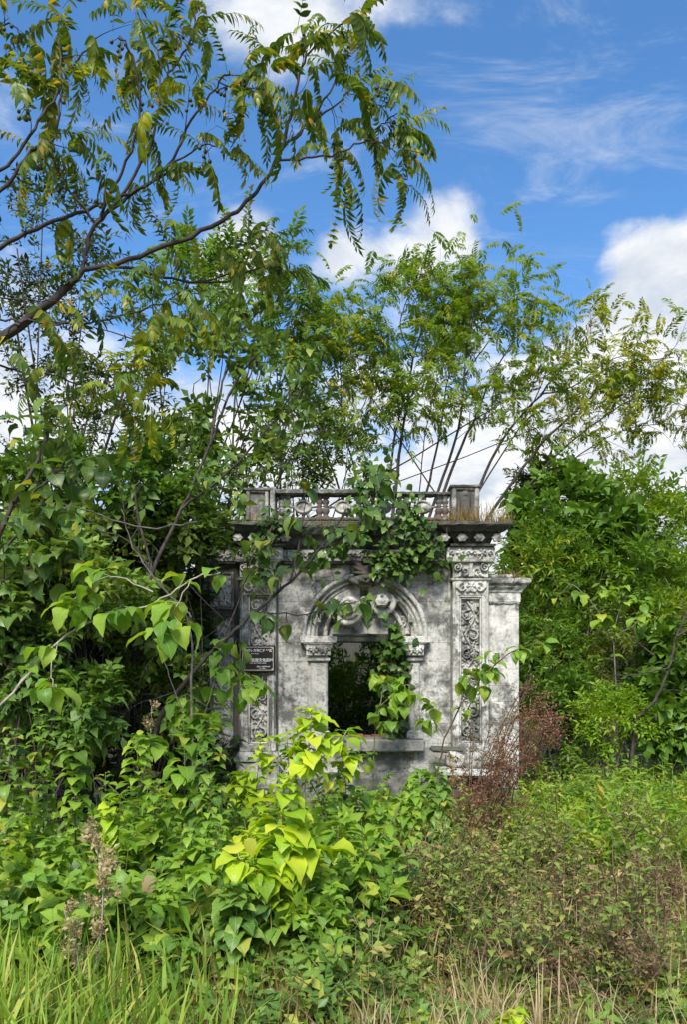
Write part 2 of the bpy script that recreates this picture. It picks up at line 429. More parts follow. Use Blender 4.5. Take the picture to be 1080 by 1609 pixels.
def vine_strokes(x0, x1, z0, z1, phase=1):
    S = []; wd = x1-x0; lam = wd*2.1; cx = (x0+x1)/2; A = wd*.22
    for z in np.arange(z0+.03, z1-.03, .006): S.append((cx+phase*A*math.sin(2*math.pi*(z-z0)/lam), z, wd*.055, .7))
    k = 0; z = z0+lam*.25
    while z < z1-wd*.2:
        s = phase*(1 if k % 2 == 0 else -1); sx_ = cx-s*wd*.16
        S += spiral(sx_, z, wd*.30, 1.25, math.pi/2*(1 if s > 0 else 1), s, wd*.07, wd*.04)
        S += petals(sx_, z, wd*.15, 6, 1.0, rng.random())
        for q in range(16):
            a = rng.random()*6.28; rr = wd*(.22+.2*rng.random())
            S += leafstroke(sx_+rr*math.cos(a)*.8, z+rr*math.sin(a), a+rng.normal()*.6, wd*.15, wd*.045, .6)
        S += leafstroke(cx+s*wd*.36, z+lam*.1, 1.57+s*.5, wd*.25, wd*.07); S += leafstroke(cx+s*wd*.34, z-lam*.12, -1.57+s*.4, wd*.2, wd*.06)
        z += lam/2; k += 1
    for q in range(int((z1-z0)*90)): S += leafstroke(x0+wd*rng.random(), z0+(z1-z0)*rng.random(), rng.random()*6.28, wd*.14, wd*.05, .48)
    return S
def rosette_strokes(x0, x1, z0, z1, n):
    S = []; h = z1-z0
    for k in range(n):
        cx = x0+(x1-x0)*(k+.5)/n; cz = (z0+z1)/2
        S += petals(cx, cz, h*.40, 5, 1.0, rng.random())
        for s in (-1, 1): S += spiral(cx+s*(x1-x0)/n*.36, cz, h*.22, 1.1, 0 if s > 0 else math.pi, s, h*.08, h*.04)
    return S

# --- walls -----------------------------------------------------------------
ZB = -.75; ZT = bz(828)
WX0, WX1, WZ0, WZ1 = bx(515), bx(643), bz(1158), bz(1008)      # window opening
XL, XR = bx(308), bx(768)
TH = .38
def wall_core():
    g = Geo(); y0 = YF+.012
    AL, AT = bx(573)-(bx(672)-bx(573))+.05, bz(915)
    for (a, b) in ((XL, AL), (2*bx(573)-AL, XR)): box(g, a, b, y0, YF+TH, ZB, ZT-.02, .004)
    for (a, b) in ((AL, WX0), (WX1, 2*bx(573)-AL)): box(g, a, b, y0+.001, YF+TH, ZB, WZ1, .004); box(g, a, b, YF+.22, YF+TH, WZ1, ZT-.02, .004)
    box(g, AL, 2*bx(573)-AL, y0+.003, YF+.2, AT+.03, ZT-.021, .004)
    box(g, WX0-.0, WX1+.0, y0+.002, YF+TH-.002, ZB, WZ0, .004); box(g, WX0, WX1, YF+.22, YF+TH-.002, WZ1, ZT-.02, .004)
    return bpart('wall', g, 'joint')
front = wall_core()
AC = (bx(573), bz(1001)); AR = bx(672)-bx(573)
def blocks(parent, x0, x1, z0, z1, yf, holes, mat, rowh=.29, bl=.62, seed=3):
    r = np.random.default_rng(seed); z = z0; k = 0
    while z < z1-.02:
        zt = min(z+rowh*(1+r.normal()*.05), z1)
        if z1-zt < .1: zt = z1
        iv = [(x0, x1)]
        for h in holes:
            a, b = h((z+zt)/2, z, zt) or (0, 0)
            if b <= a: continue
            nv = []
            for (p, q) in iv:
                if b <= p or a >= q: nv.append((p, q))
                else:
                    if a-p > .03: nv.append((p, a))
                    if q-b > .03: nv.append((b, q))
            iv = nv
        for (p, q) in iv:
            n = max(1, round((q-p)/bl)); cuts = np.linspace(p, q, n+1)
            if n > 1: cuts[1:-1] += r.normal(size=n-1)*.05+(.10 if k % 2 else -.10)
            for a, b in zip(cuts[:-1], cuts[1:]):
                g = Geo(); out = r.random()*.008; s = rng
                box(g, a+.0008, b-.0008, yf-.002-out*.25, yf+.05, z+.0008, zt-.0008, .003+.002*r.random(), .0008)
                bpart('stone_block', g, mat, parent)
        z = zt; k += 1
def hole_window(zm, a, b): return (WX0, WX1) if (b > WZ0+.02 and a < WZ1-.02) else None
def hole_arch(zm, a, b):
    if b < AC[1]-.02: return None
    h = max(0, b-AC[1]); rr = AR-.09
    if h >= rr: return None
    q = math.sqrt(rr*rr-h*h); return (AC[0]-q, AC[0]+q)
blocks(front, bx(437), bx(709), bz(1235), bz(886), YF, [hole_window, hole_arch], M['stone'])
blocks(front, bx(310), bx(374), bz(1290), bz(890), YF+.01, [], M['stone_dark'], .3, .5, 9)

# other walls and roof (roofless look from the window: dark room with plants)
g = Geo(); box(g, XL, XL+.35, YF+TH+.003, 14.2, ZB, ZT-.06); bpart('side_wall', g, 'stone_dark')
g = Geo(); box(g, XR-.35, XR, YF+TH+.003, 14.2, ZB, ZT-.06); bpart('side_wall', g, 'stone_dark')
g = Geo(); box(g, XL, XR, 14.203, 14.55, ZB, ZT-.06); bpart('back_wall', g, 'stone_dark')
g = Geo(); box(g, XL-.05, XR+.05, YF+.05, 11.6, ZT-.018, bz(822)); bpart('roof_slab', g, 'stone_dark')

# --- pilasters ---------------------------------------------------------------
def pilaster(px0, px1, seed, mat_shaft, frame_in=(.23, .77), ztop=937, zbot=1168, mirror=1):
    yp = YF-.10
    x0, x1 = bx(px0), bx(px1); wd = x1-x0
    g = Geo()
    fx0, fx1 = x0+wd*frame_in[0], x0+wd*frame_in[1]; pz0, pz1 = bz(zbot), bz(ztop)
    zlo, zhi = bz(1180), bz(912)
    # shaft = frame around a sunk panel
    box(g, x0, fx0, yp, YF-.004, zlo, zhi, .012, .001); box(g, fx1, x1, yp, YF-.004, zlo, zhi, .012, .001)
    box(g, fx0-.001, fx1+.001, yp+.003, YF-.004, zlo, pz0, .010); box(g, fx0-.001, fx1+.001, yp+.003, YF-.004, pz1, zhi, .010)
    pil = bpart('pilaster', g, mat_shaft)
    # bead moulding round the panel
    g = Geo(); b = .022
    for (a, c, e, f) in ((fx0, fx0+b, pz0, pz1), (fx1-b, fx1, pz0, pz1), (fx0+b+.001, fx1-b-.001, pz0, pz0+b), (fx0+b+.001, fx1-b-.001, pz1-b, pz1)):
        box(g, a+.001, c-.001, yp+.022, YF-.006, e+.001, f-.001, .008)
    b2 = .018
    for (a, c, e, f) in ((x0+.03, x0+.03+b2, zlo+.06, zhi-.05), (x1-.03-b2, x1-.03, zlo+.06, zhi-.05)):
        box(g, a, c, yp-.012, yp+.01, e, f, .006)
    bpart('panel_moulding', g, 'stone_pale', pil)
    g = Geo(); S = vine_strokes(fx0+b, fx1-b, pz0+b, pz1-b, mirror)
    carve(g, fx0+b, fx1-b, pz0+b, pz1-b, YF-.02, .065, S)
    bpart('carved_panel', g, 'stone_carved', pil, True)
    # pedestal
    g = Geo(); box(g, x0-.04, x1+.04, yp-.05, YF-.006, ZB, bz(1196), .02, .002)
    mould(g, x0-.02, x1+.02, yp-.03, YF-.006, [(.0, bz(1196)+.002), (.05, bz(1196)+.012), (.05, bz(1189)), (.015, bz(1186)), (.0, bz(1180)-.002)], chip=.006)
    bpart('pedestal', g, 'stone', pil)
    # capital: small garland band, then scrolled block, ledge
    g = Geo(); cz0, cz1 = bz(936), bz(914)
    S = []
    cxm = (x0+x1)/2
    for s in (-1, 1):
        S += spiral(cxm+s*wd*.24, (cz0+cz1)/2, .07, 1.2, math.pi/2, -s, .022, .01); S += leafstroke(cxm+s*wd*.1, cz0+.05, 1.57+s*.9, .16, .035); S += leafstroke(cxm+s*wd*.38, cz0+.1, 1.57-s*.5, .1, .03)
    S += petals(cxm, (cz0+cz1)/2+.02, .07, 6)
    carve(g, x0+.03, x1-.03, cz0, cz1, yp-.006, .05, S)
    bpart('carved_garland', g, 'stone_carved', pil, True)
    g = Geo()
    mould(g, x0, x1, yp, YF-.006, [(0, bz(914)), (.03, bz(913)), (.035, bz(911)), (.0, bz(909.5))], chip=.004)
    box(g, x0+.005, x1-.005, yp-.005, YF-.007, bz(909.4), bz(886), .015, .001)
    mould(g, x0, x1, yp-.005, YF-.006, [(.02, bz(886)), (.06, bz(885)), (.07, bz(882)), (.02, bz(881))], chip=.004)
    cap = bpart('capital', g, mat_shaft, pil)
    g = Geo(); S = []
    a0, a1 = bz(909), bz(886.5)
    for s in (-1, 1):
        S += spiral(cxm+s*wd*.38, a1-.065, .062, 1.6, math.pi/2, s, .016, .012); S += spiral(cxm+s*wd*.17, (a0+a1)/2-.02, .055, 1.2, -math.pi/2, -s, .018, .01)
    for q in range(6): S += leafstroke(cxm+(q-2.5)*wd*.13, a0+.01, 1.57+(q-2.5)*.22, .09, .02)
    S += [(cxm, z, .03, .9) for z in np.linspace(a0+.02, a1-.02, 12)]
    carve(g, x0+.012, x1-.012, a0+.003, a1-.003, yp-.011, .05, S)
    bpart('carved_scroll', g, 'stone_carved', cap, True)
    return pil
pr = pilaster(711, 767, 1, 'stone_pale', (.20, .80), 940, 1167, 1)
pl = pilaster(377, 434, 2, 'stone', (.24, .80), 937, 1168, -1)

# --- entablature ---------------------------------------------------------------
zf0, zf1 = bz(884), bz(863)
g = Geo()
box(g, bx(312), bx(704), YF-.035, YF+.02, zf0+.004, zf1, .01, .001)
mould(g, bx(312), bx(704), YF-.035, YF+.02, [(.0, zf0-.03), (.035, zf0-.026), (.045, zf0-.004), (.01, zf0+.003)], chip=.006)
frz = bpart('frieze', g, 'stone_dark')
def carvepart(name, a, b, z0, z1, yf, depth, S, mat, parent):
    g = Geo(); carve(g, a, b, z0, z1, yf, depth, S); return bpart(name, g, mat, parent, True)
carvepart('carved_frieze', bx(320), bx(365), zf0+.02, zf1-.02, YF-.038, .04, rosette_strokes(bx(320), bx(365), zf0+.02, zf1-.02, 2), 'stone_carved', frz)
carvepart('carved_frieze', bx(440), bx(700), zf0+.02, zf1-.02, YF-.038, .04, rosette_strokes(bx(440), bx(700), zf0+.02, zf1-.02, 9), 'stone_carved', frz)
for (a, b) in ((703, 779), (369, 444)):
    g = Geo(); x0, x1 = bx(a, 10.85), bx(b, 10.85)
    box(g, x0, x1, YF-.17, YF+.03, bz(883), bz(862.5), .012, .001)
    blk = bpart('frieze_block', g, 'stone_pale' if a > 500 else 'stone')
    carvepart('carved_frieze', x0+.03, x1-.03, bz(881), bz(864), YF-.173, .045, rosette_strokes(x0+.03, x1-.03, bz(881), bz(864), 2), 'stone_carved', blk)
# main cornice: long run and a projecting block over the right pilaster
def cornice(a, b, yf, mat, z0=862.4, parent=None, broken=False):
    g = Geo(); x0, x1 = bx(a, 10.8), bx(b, 10.8)
    pr_ = [(.0, bz(z0)), (.06, bz(z0)+.005), (.07, bz(z0-3.5)), (.05, bz(z0-4))]
    mould(g, x0, x1, yf, YF+.04, pr_, chip=.007)
    mould(g, x0, x1, yf+.01, YF+.04, [(.0, bz(858.2)), (.02, bz(852)), (.07, bz(845)), (.10, bz(842))], chip=.006)
    mould(g, x0, x1, yf, YF+.04, [(.13, bz(841.8)), (.15, bz(841)), (.20, bz(836)), (.24, bz(834.5)), (.26, bz(833)), (.26, bz(829)), (.2, bz(828.4))], chip=.018)
    return bpart('cornice', g, mat)
c1 = cornice(716, 772, YF-.17, 'stone_dark')
c2 = cornice(382, 440, YF-.17, 'stone_dark')
g = Geo(); mould(g, bx(318), bx(378), YF-.03, YF+.04, [(.02, bz(862)), (.06, bz(857)), (.09, bz(848)), (.14, bz(846)), (.16, bz(838)), (.16, bz(832)), (.1, bz(831))], chip=.02); bpart('cornice', g, 'stone_dark')
g = Geo(); mould(g, bx(446), bx(560), YF-.03, YF+.04, [(.0, bz(862)), (.05, bz(857)), (.08, bz(846)), (.15, bz(843)), (.2, bz(836)), (.22, bz(833)), (.22, bz(829)), (.1, bz(828))], chip=.02); bpart('cornice', g, 'stone_dark')
g = Geo(); mould(g, bx(562), bx(702), YF-.03, YF+.04, [(.0, bz(862)), (.05, bz(857)), (.08, bz(846)), (.13, bz(843)), (.16, bz(836)), (.18, bz(833)), (.18, bz(829)), (.1, bz(828))], chip=.03); bpart('cornice', g, 'stone_dark')
# carved bosses in the cornice hollow
def boss_geo(r):
    g = Geo(); n, m = 20, 14; v = []; q = []
    for i in range(m+1):
        th = math.pi*i/m
        for j in range(n):
            ph = 2*math.pi*j/n; rr = r*math.sin(th)*(1+(.16*math.cos(6*ph)+.05*math.cos(3*ph+1))*math.sin(th)**2)
            v.append((rr*math.cos(ph)*1.2, -r*(.75*math.cos(th)+.16*math.cos(5*th)*math.sin(th)), rr*math.sin(ph)*.95))
    for i in range(m):
        for j in range(n): q.append([i*n+j, i*n+(j+1) % n, (i+1)*n+(j+1) % n, (i+1)*n+j])
    g.add(v, q); return g
bm = boss_geo(.062).mesh('boss', 'stone_carved', True)
for parent, xs_ in ((c1, (699, 727, 754, 782)), (c2, (373, 398, 424, 448))):
    for a in xs_: link('boss', bm, parent, (bx(a, 10.75), YF-.26, bz(850)))

# --- arch ------------------------------------------------------------------------
def arc_sweep(g, c, prof, a0, a1, n=44, chip=0.0):
    """prof: (radius, y)"""
    rows = []
    for a in np.linspace(a0, a1, n+1): rows.append([(c[0]+r*math.cos(a), y, c[1]+r*math.sin(a)) for r, y in prof])
    v = np.array(rows).reshape(-1, 3); m = len(prof)
    if chip: v = wob(v, chip)
    i = np.arange(n)[:, None]*m; j = np.arange(m-1)[None]
    g.add(v, np.stack([i+j, i+m+j, i+m+j+1, i+j+1], -1).reshape(-1, 4))
g = Geo()
arc_sweep(g, AC, [(AR+.005, YF), (AR+.005, YF-.10), (AR-.01, YF-.12), (AR-.045, YF-.12), (AR-.06, YF-.085), (AR-.063, YF-.045), (AR-.10, YF-.06), (AR-.118, YF-.05), (AR-.12, YF-.005), (AR-.155, YF-.02), (AR-.175, YF-.01), (AR-.178, YF+.05), (AR-.21, YF+.045), (AR-.225, YF+.24)], 0, math.pi, chip=.004)
arch = bpart('arch_moulding', g, 'stone', None, True)
g = Geo(); arc_sweep(g, AC, [(AR-.30, YF+.20), (AR-.30, YF+.12), (AR-.33, YF+.10), (AR-.36, YF+.12), (AR-.36, YF+.20)], .02, math.pi-.02); bpart('inner_moulding', g, 'stone', arch, True)
# tympanum
g = Geo(); a = np.linspace(0, math.pi, 33); rr = AR-.20
v = [(AC[0], YF+.20, AC[1]-.01)]+[(AC[0]+rr*math.cos(t), YF+.20, AC[1]+rr*math.sin(t)) for t in a]
g.add(v, None, [[0, i+1, i+2] for i in range(32)])
tym = bpart('tympanum', g, 'stone')
S = []
tx0, tx1, tz0, tz1 = bx(622), bx(650), bz(996), bz(958)
S += spiral((tx0+tx1)/2, (tz0+tz1)/2, .1, 1.3, 0, 1, .025, .012)
for q in range(7): S += leafstroke((tx0+tx1)/2+rng.normal()*.06, (tz0+tz1)/2+rng.normal()*.08, rng.random()*6.28, .12, .03)
carvepart('carved_panel', tx0, tx1, tz0, tz1, YF+.19, .05, S, 'stone_carved', tym)
def volute(cx, cz, r, turns, a0, sgn, th, yb, proj):
    """rolled scroll: a flat ribbon spiralling inwards and forwards"""
    g = Geo(); n = int(40*turns); t = np.linspace(0, 1, n); aa = a0+sgn*turns*2*math.pi*t; rr = r*(1-.80*t)
    pts = np.stack([cx+rr*np.cos(aa), yb-proj*(.55+.45*t), cz+rr*np.sin(aa)], -1)
    tube(g, pts, th*(1-.45*t), 8); 
    # disc behind
    k = 28; v = [(cx, yb-proj*.45, cz)]+[(cx+r*math.cos(2*math.pi*i/k), yb-proj*.2, cz+r*math.sin(2*math.pi*i/k)) for i in range(k)]+[(cx+r*math.cos(2*math.pi*i/k), yb+.02, cz+r*math.sin(2*math.pi*i/k)) for i in range(k)]
    g.add(v, [[1+i, 1+(i+1) % k, 1+k+(i+1) % k, 1+k+i] for i in range(k)], [[0, 1+(i+1) % k, 1+i] for i in range(k)])
    return g
g = volute(bx(548), bz(957), .25, 1.7, math.pi*.62, 1, .055, YF+.19, .26); vl = bpart('volute', g, 'stone_pale', tym, True)
g = boss_geo(.085); bpart('rosette', g, 'stone_carved', tym, True).location = (bx(551), YF-.12, bz(955))
g = volute(bx(600), bz(946), .20, 1.5, math.pi*.4, -1, .05, YF+.19, .26); vr = bpart('volute', g, 'stone_pale', tym, True)
g = boss_geo(.085); bpart('rosette', g, 'stone_carved', tym, True).location = (bx(600), YF-.12, bz(945))
# crowning acanthus over the arch
g = Geo()
for s in (-1, 1):
    for k in range(6):
        a = math.pi/2+s*(.15+.30*k); L = .34-.03*k; base = np.array([bx(575)+s*.05*k, YF-.05, bz(915)+.02])
        pts = [base+np.array([math.cos(a+s*.5*t)*L*t, -.06-.10*math.sin(t*2.6), math.sin(a+s*.5*t)*L*t]) for t in np.linspace(0, 1, 9)]
        tube(g, pts, .045*np.sin(np.linspace(.5, 2.9, 9)), 7)
tube(g, [(bx(556), YF-.13, bz(902)), (bx(566), YF-.16, bz(897)), (bx(578), YF-.16, bz(897)), (bx(590), YF-.13, bz(901))], [.03, .06, .06, .03], 9)
bpart('carved_crest', g, 'stone_dark', arch, True)
# lintel, imposts, colonnettes, sill
g = Geo(); box(g, bx(523), bx(626), YF-.02, YF+.14, bz(1008.5), bz(996), .012, .002)
mould(g, bx(525), bx(624), YF-.01, YF+.1, [(.0, bz(1000)), (.025, bz(999)), (.03, bz(996.5)), (.0, bz(995.8))], chip=.008); bpart('lintel', g, 'stone_dark')
for (a, b, c, d_) in ((475, 526, 486, 515), (621, 672, 643, 661)):
    g = Geo(); mould(g, bx(a), bx(b), YF-.10, YF+.03, [(.0, bz(1011)), (.03, bz(1010)), (.03, bz(1001)), (.0, bz(1000))], chip=.006)
    imp = bpart('impost', g, 'stone_pale')
    g = Geo(); mould(g, bx(c), bx(d_), YF-.055, YF+.03, [(.0, bz(1040)), (.03, bz(1038)), (.035, bz(1034)), (.0, bz(1032)), (.02, bz(1026)), (.06, bz(1018)), (.07, bz(1014)), (.09, bz(1012.5)), (.05, bz(1011.2))], chip=.004)
    k = bpart('capital', g, 'stone', imp)
    carvepart('carved_scroll', bx(c)-.04, bx(d_)+.04, bz(1030), bz(1013), YF-.13, .04, rosette_strokes(bx(c), bx(d_), bz(1030), bz(1013), 2), 'stone_carved', k)
    g = Geo(); box(g, bx(c)+.012, bx(d_)-.006, YF-.05, YF+.02, bz(1160), bz(1040.3), .02, .001)
    mould(g, bx(c), bx(d_), YF-.045, YF+.02, [(.03, bz(1160)), (.03, bz(1150)), (.0, bz(1147))], chip=.004)
    bpart('colonnette', g, 'stone', imp)
g = Geo(); box(g, bx(543), bx(667), YF-.17, YF+.3, bz(1180), bz(1161), .02, .004); bpart('sill', g, stone_mat('grey_sill_stone', .36, .35, .2, 2.2))
g = Geo()
for k in range(9):
    x = bx(548)+k*.115; box(g, x, x+.1, YF+.02, YF+.2, bz(1160.5), bz(1160.5)+.03+.045*rng.random(), .008, .005)
bpart('loose_rubble', g, 'brickred', None, kind='stuff')

# --- right wing pier -----------------------------------------------------------------
WP = YF+.06
g = Geo(); box(g, bx(770), bx(817), WP+.012, YF+1.6, ZB, bz(928), .006); pier = bpart('side_pier', g, 'joint')
blocks(pier, bx(769), bx(818), bz(1240), bz(948), WP, [], M['stone_pale'], .25, .30, 5)
g = Geo(); mould(g, bx(770), bx(816), WP-.005, YF+1.61, [(.0, bz(948)), (.025, bz(947.5)), (.025, bz(945.8)), (.035, bz(945)), (.035, bz(931)), (.05, bz(930)), (.06, bz(927)), (.10, bz(923)), (.11, bz(920)), (.15, bz(917)), (.16, bz(915)), (.16, bz(910)), (.13, bz(909))], chip=.009); bpart('pier_cap', g, 'stone_pale', pier)
g = Geo(); box(g, bx(769.5), bx(808), WP-.05, YF+1.4, bz(908.6), bz(903), .015, .004); bpart('cap_slab', g, 'stone_pale', pier)
g = Geo(); box(g, bx(779.5), bx(787), WP-.02, WP+.01, bz(1034), bz(1026), .003); bpart('socket_shade_block', g, 'sign_black', pier)  # black block on the face, painted shade of a square hole

# --- left bay panel --------------------------------------------------------------------
def framed_panel(a, b, t, bt, yf, mat, S=None):
    g = Geo(); x0, x1, z0, z1 = bx(a), bx(b), bz(bt), bz(t); f = .04
    for (p, q, e, h) in ((x0, x0+f, z0, z1), (x1-f, x1, z0, z1), (x0+f+.001, x1-f-.001, z0, z0+f), (x0+f+.001, x1-f-.001, z1-f, z1)): box(g, p, q, yf-.035, yf+.02, e, h, .01, .001)
    pnl = bpart('framed_panel', g, mat)
    carvepart('carved_panel', x0+f, x1-f, z0+f, z1-f, yf-.012, .05, vine_strokes(x0+f, x1-f, z0+f, z1-f, 1), 'stone_carved', pnl)
framed_panel(329, 367, 899, 958, YF, 'stone')
framed_panel(329, 367, 966, 1180, YF, 'stone')
g = Geo()
for a in (311, 319): box(g, bx(a), bx(a+5), YF-.05, YF+.02, bz(1280), bz(890), .012, .002)
bpart('edge_strip', g, 'stone_dark')

# --- base -------------------------------------------------------------------------------
g = Geo(); mould(g, bx(438), bx(690), YF-.06, YF+.02, [(.05, ZB), (.05, bz(1222)), (.02, bz(1217)), (.0, bz(1213))], chip=.02); bpart('plinth', g, stone_mat('rubble_plinth', .34, .55, .4, 6.1, .8))
g = Geo(); x0, x1 = bx(384), bx(424); box(g, x0, x1, YF-.20, YF-.14, bz(1275), bz(1236), .02, .002)
k = bpart('carved_block', g, 'stone_dark'); carvepart('carved_panel', x0+.02, x1-.02, bz(1272), bz(1239), YF-.203, .06, rosette_strokes(x0+.02, x1-.02, bz(1272), bz(1239), 1), 'stone_carved', k)

# --- parapet ------------------------------------------------------------------------------
YP = YF+.02
g = Geo(); box(g, bx(384), bx(757), YP+.02, YP+.32, bz(827.5), bz(817), .015, .003); par = bpart('parapet', g, 'parapet')
def prt(name, g, mat='parapet', smooth=False): return bpart(name, g, mat, par, smooth)
g = Geo(); mould(g, bx(433), bx(560), YP+.05, YP+.27, [(.0, bz(774)), (.02, bz(773)), (.02, bz(768)), (.0, bz(766.5))], chip=.008); prt('rail', g)
g = Geo(); mould(g, bx(562), bx(709), YP+.07, YP+.25, [(.0, bz(775)), (.015, bz(774)), (.015, bz(771)), (.0, bz(770))], chip=.012); prt('rail', g, 'stone_dark')
g = Geo(); mould(g, bx(433), bx(709), YP+.05, YP+.27, [(.0, bz(816.8)), (.02, bz(815)), (.02, bz(812)), (.0, bz(811))], chip=.012); prt('bottom_rail', g)
def pierblock(a, b, t, y0, niche=True):
    x0, x1 = bx(a), bx(b); g = Geo(); f = (x1-x0)*.16; z0, z1 = bz(817), bz(t)
    box(g, x0+.01, x1-.01, y0+.035, y0+.3, z0, z1-.02, .01)
    for (p, q, e, h) in ((x0, x0+f, z0, z1), (x1-f, x1, z0, z1), (x0+f+.001, x1-f-.001, z1-f*.9, z1)): box(g, p, q, y0, y0+.29, e, h, .012, .002)
    mould(g, x0, x1, y0, y0+.3, [(.0, z1-.02), (.02, z1-.012), (.03, z1+.012), (.0, z1+.02)], chip=.008)
    k = prt('parapet_pier', g)
    if niche:
        g = Geo(); cx = (x0+x1)/2; S = [(cx, z, .06*math.sin(2.9*(z-z0)/(z1-z0))+.02, 1.) for z in np.linspace(z0+.06, z1-.13, 16)]+[(cx, z1-.13, .05, 1.2)]
        carve(g, x0+f, x1-f, z0+.02, z1-f*.9, y0+.03, .07, S); bpart('carved_figure', g, 'stone_dark', k, True)
pierblock(711, 754, 764, YP-.03)
pierblock(386, 421, 768, YP+.0, False)
g = Geo(); box(g, bx(423), bx(432), YP+.0, YP+.3, bz(817), bz(764), .012, .003); prt('post', g)
def lathe(prof, n=10):
    g = Geo(); m = len(prof); v = [(r*math.cos(2*math.pi*j/n), r*math.sin(2*math.pi*j/n), z) for r, z in prof for j in range(n)]
    g.add(v, [[i*n+j, i*n+(j+1) % n, (i+1)*n+(j+1) % n, (i+1)*n+j] for i in range(m-1) for j in range(n)]); return g
bh = bz(775)-bz(811)
bal = lathe([(r, h*bh) for r, h in ((.055, 0), (.055, .1), (.03, .14), (.04, .2), (.06, .33), (.045, .45), (.028, .5), (.05, .54), (.028, .58), (.045, .66), (.055, .76), (.03, .86), (.055, .9), (.055, 1.))]).mesh('baluster', 'parapet', True)
for a in (441, 450, 501, 511, 566, 576, 630, 640, 693, 703): link('baluster', bal, par, (bx(a), YP+.16, bz(811)+.002))
def oval(rx, rz):
    g = Geo(); n = 22; prof = [(.0, -.045), (.35, -.04), (.62, -.022), (.66, -.03), (.82, -.055), (1.0, -.02), (1.0, .03)]
    v = [(rx*p*math.cos(2*math.pi*j/n), y, rz*p*math.sin(2*math.pi*j/n)) for p, y in prof for j in range(n)]
    g.add(v, [[i*n+j, (i+1)*n+j, (i+1)*n+(j+1) % n, i*n+(j+1) % n] for i in range(len(prof)-1) for j in range(n)]); return g
ov = oval(.135, .098).mesh('medallion', 'stone', True)
for a in (475, 539, 603, 667): link('medallion', ov, par, (bx(a), YP+.14, bz(793)))
g = Geo()
for a in (475, 539, 603, 667):
    for s in (-1, 1): tube(g, [(bx(a)+s*.135, YP+.16, bz(793)), (bx(a)+s*.20, YP+.16, bz(793)+.01), (bx(a)+s*.245, YP+.16, bz(793))], .016, 6)
    for s in (-1, 1): tube(g, [(bx(a), YP+.16, bz(793)+s*.095), (bx(a), YP+.16, bz(793)+s*.165)], .028, 6)
k_ = prt('connecting_scroll', g, 'parapet', True); k_['kind'] = 'stuff'

# ================================================================== fallen masonry in front of the right pilaster
def slab(name, label, px, py, Y, sx_, sy_, sz_, mat, rot=(0, 0, 0), group=None):
    g = Geo(); box(g, -sx_/2, sx_/2, -sy_/2, sy_/2, 0, sz_, .02, .006)
    V = g.V[0]; V += rng.normal(size=V.shape)*.004
    o = link(name, g.mesh(name, mat, False)); p = P(px, py, Y); o.location = p; o.rotation_euler = rot
    tag(o, label, 'stone', group); return o
g = Geo(); n = 16
o = slab('stone_slab', 'flat white topped slab lying over the dark hollow below the right carved pilaster', 736, 1216, 10.4, .84, .42, .085, 'stone_pale', (.03, .02, .05))
def rock(label, px, py, Y, r, mat, sc=(1, 1, 1), group=None, cat='stone', name='boulder'):
    g = Geo(); n, m = 16, 10; v = []; q = []; ph0 = rng.random(6)*6.28
    for i in range(m+1):
        th = math.pi*i/m
        for j in range(n):
            ph = 2*math.pi*j/n; d_ = np.array([math.sin(th)*math.cos(ph), math.sin(th)*math.sin(ph), math.cos(th)])
            k = 1+.16*math.sin(3*d_[0]+ph0[0])*math.cos(4*d_[1]+ph0[1])+.1*math.sin(6*d_[2]+5*d_[0]+ph0[2])+.05*math.sin(11*d_[0]+ph0[3]+9*d_[1])
            k *= min(1, .72/max(abs(d_).max(), .001)*1.15)
            v.append(d_*k*r*np.array(sc))
    for i in range(m):
        for j in range(n): q.append([i*n+j, (i+1)*n+j, (i+1)*n+(j+1) % n, i*n+(j+1) % n])
    g.add(v, q); o = link(name, g.mesh(name, mat, True)); o.location = P(px, py, Y); o.rotation_euler[2] = rng.random()*3
    return tag(o, label, cat, group)
rock('rounded pale boulder resting on the white slab at the foot of the right pilaster', 748, 1195, 10.45, .2, 'stone', (1.2, .8, .75))
rock('small whitish stone left of the rounded boulder on the slab', 715, 1193, 10.45, .14, 'stone_pale', (1.1, .8, .8))
o = slab('broken_ledge', 'broken grey ledge stone tilted against the base of the right pilaster', 706, 1182, 10.66, .50, .3, .07, 'stone_dark', (.02, .05, .0))
for k, (a, b, ww) in enumerate(((716, 1252, .3), (752, 1236, .24), (775, 1250, .3), (736, 1262, .36), (700, 1270, .4), (690, 1248, .25))):
    slab('brick', ['dark mossy rubble block under the left end of the white slab', 'red broken brick showing in the hollow under the white slab', 'red brown brick at the right end of the hollow under the slab', 'low stained brick course beneath the hollow below the slab', 'wide grey footing block left of the hollow, low in the weeds', 'small grey block wedged beneath the broken ledge'][k],
         a, b, 10.5, ww, .3, .12, 'brickred' if k in (1, 2, 3) else 'stone_dark', (.03, .03, rng.normal()*.15))
LBL = ['pale chunk of fallen plaster in the weeds below the window sill', 'grey fallen block half buried in ferns under the window', 'flat pale stone lying among grass right of the bright sapling', 'angular white stone in the weeds below the plinth']
for k, (a, b, Y, r) in enumerate(((560, 1305, 9.6, .16), (610, 1300, 9.9, .2), (650, 1330, 9.2, .15), (540, 1270, 10.2, .17))):
    rock(LBL[k], a, b, Y, r, 'stone_pale' if k in (0, 3) else 'stone', (1.3, 1, .6))
rock('upright dark boulder in the undergrowth left of the ruin', 306, 1235, 10.2, .26, 'stone_dark', (.7, .7, 1.4))

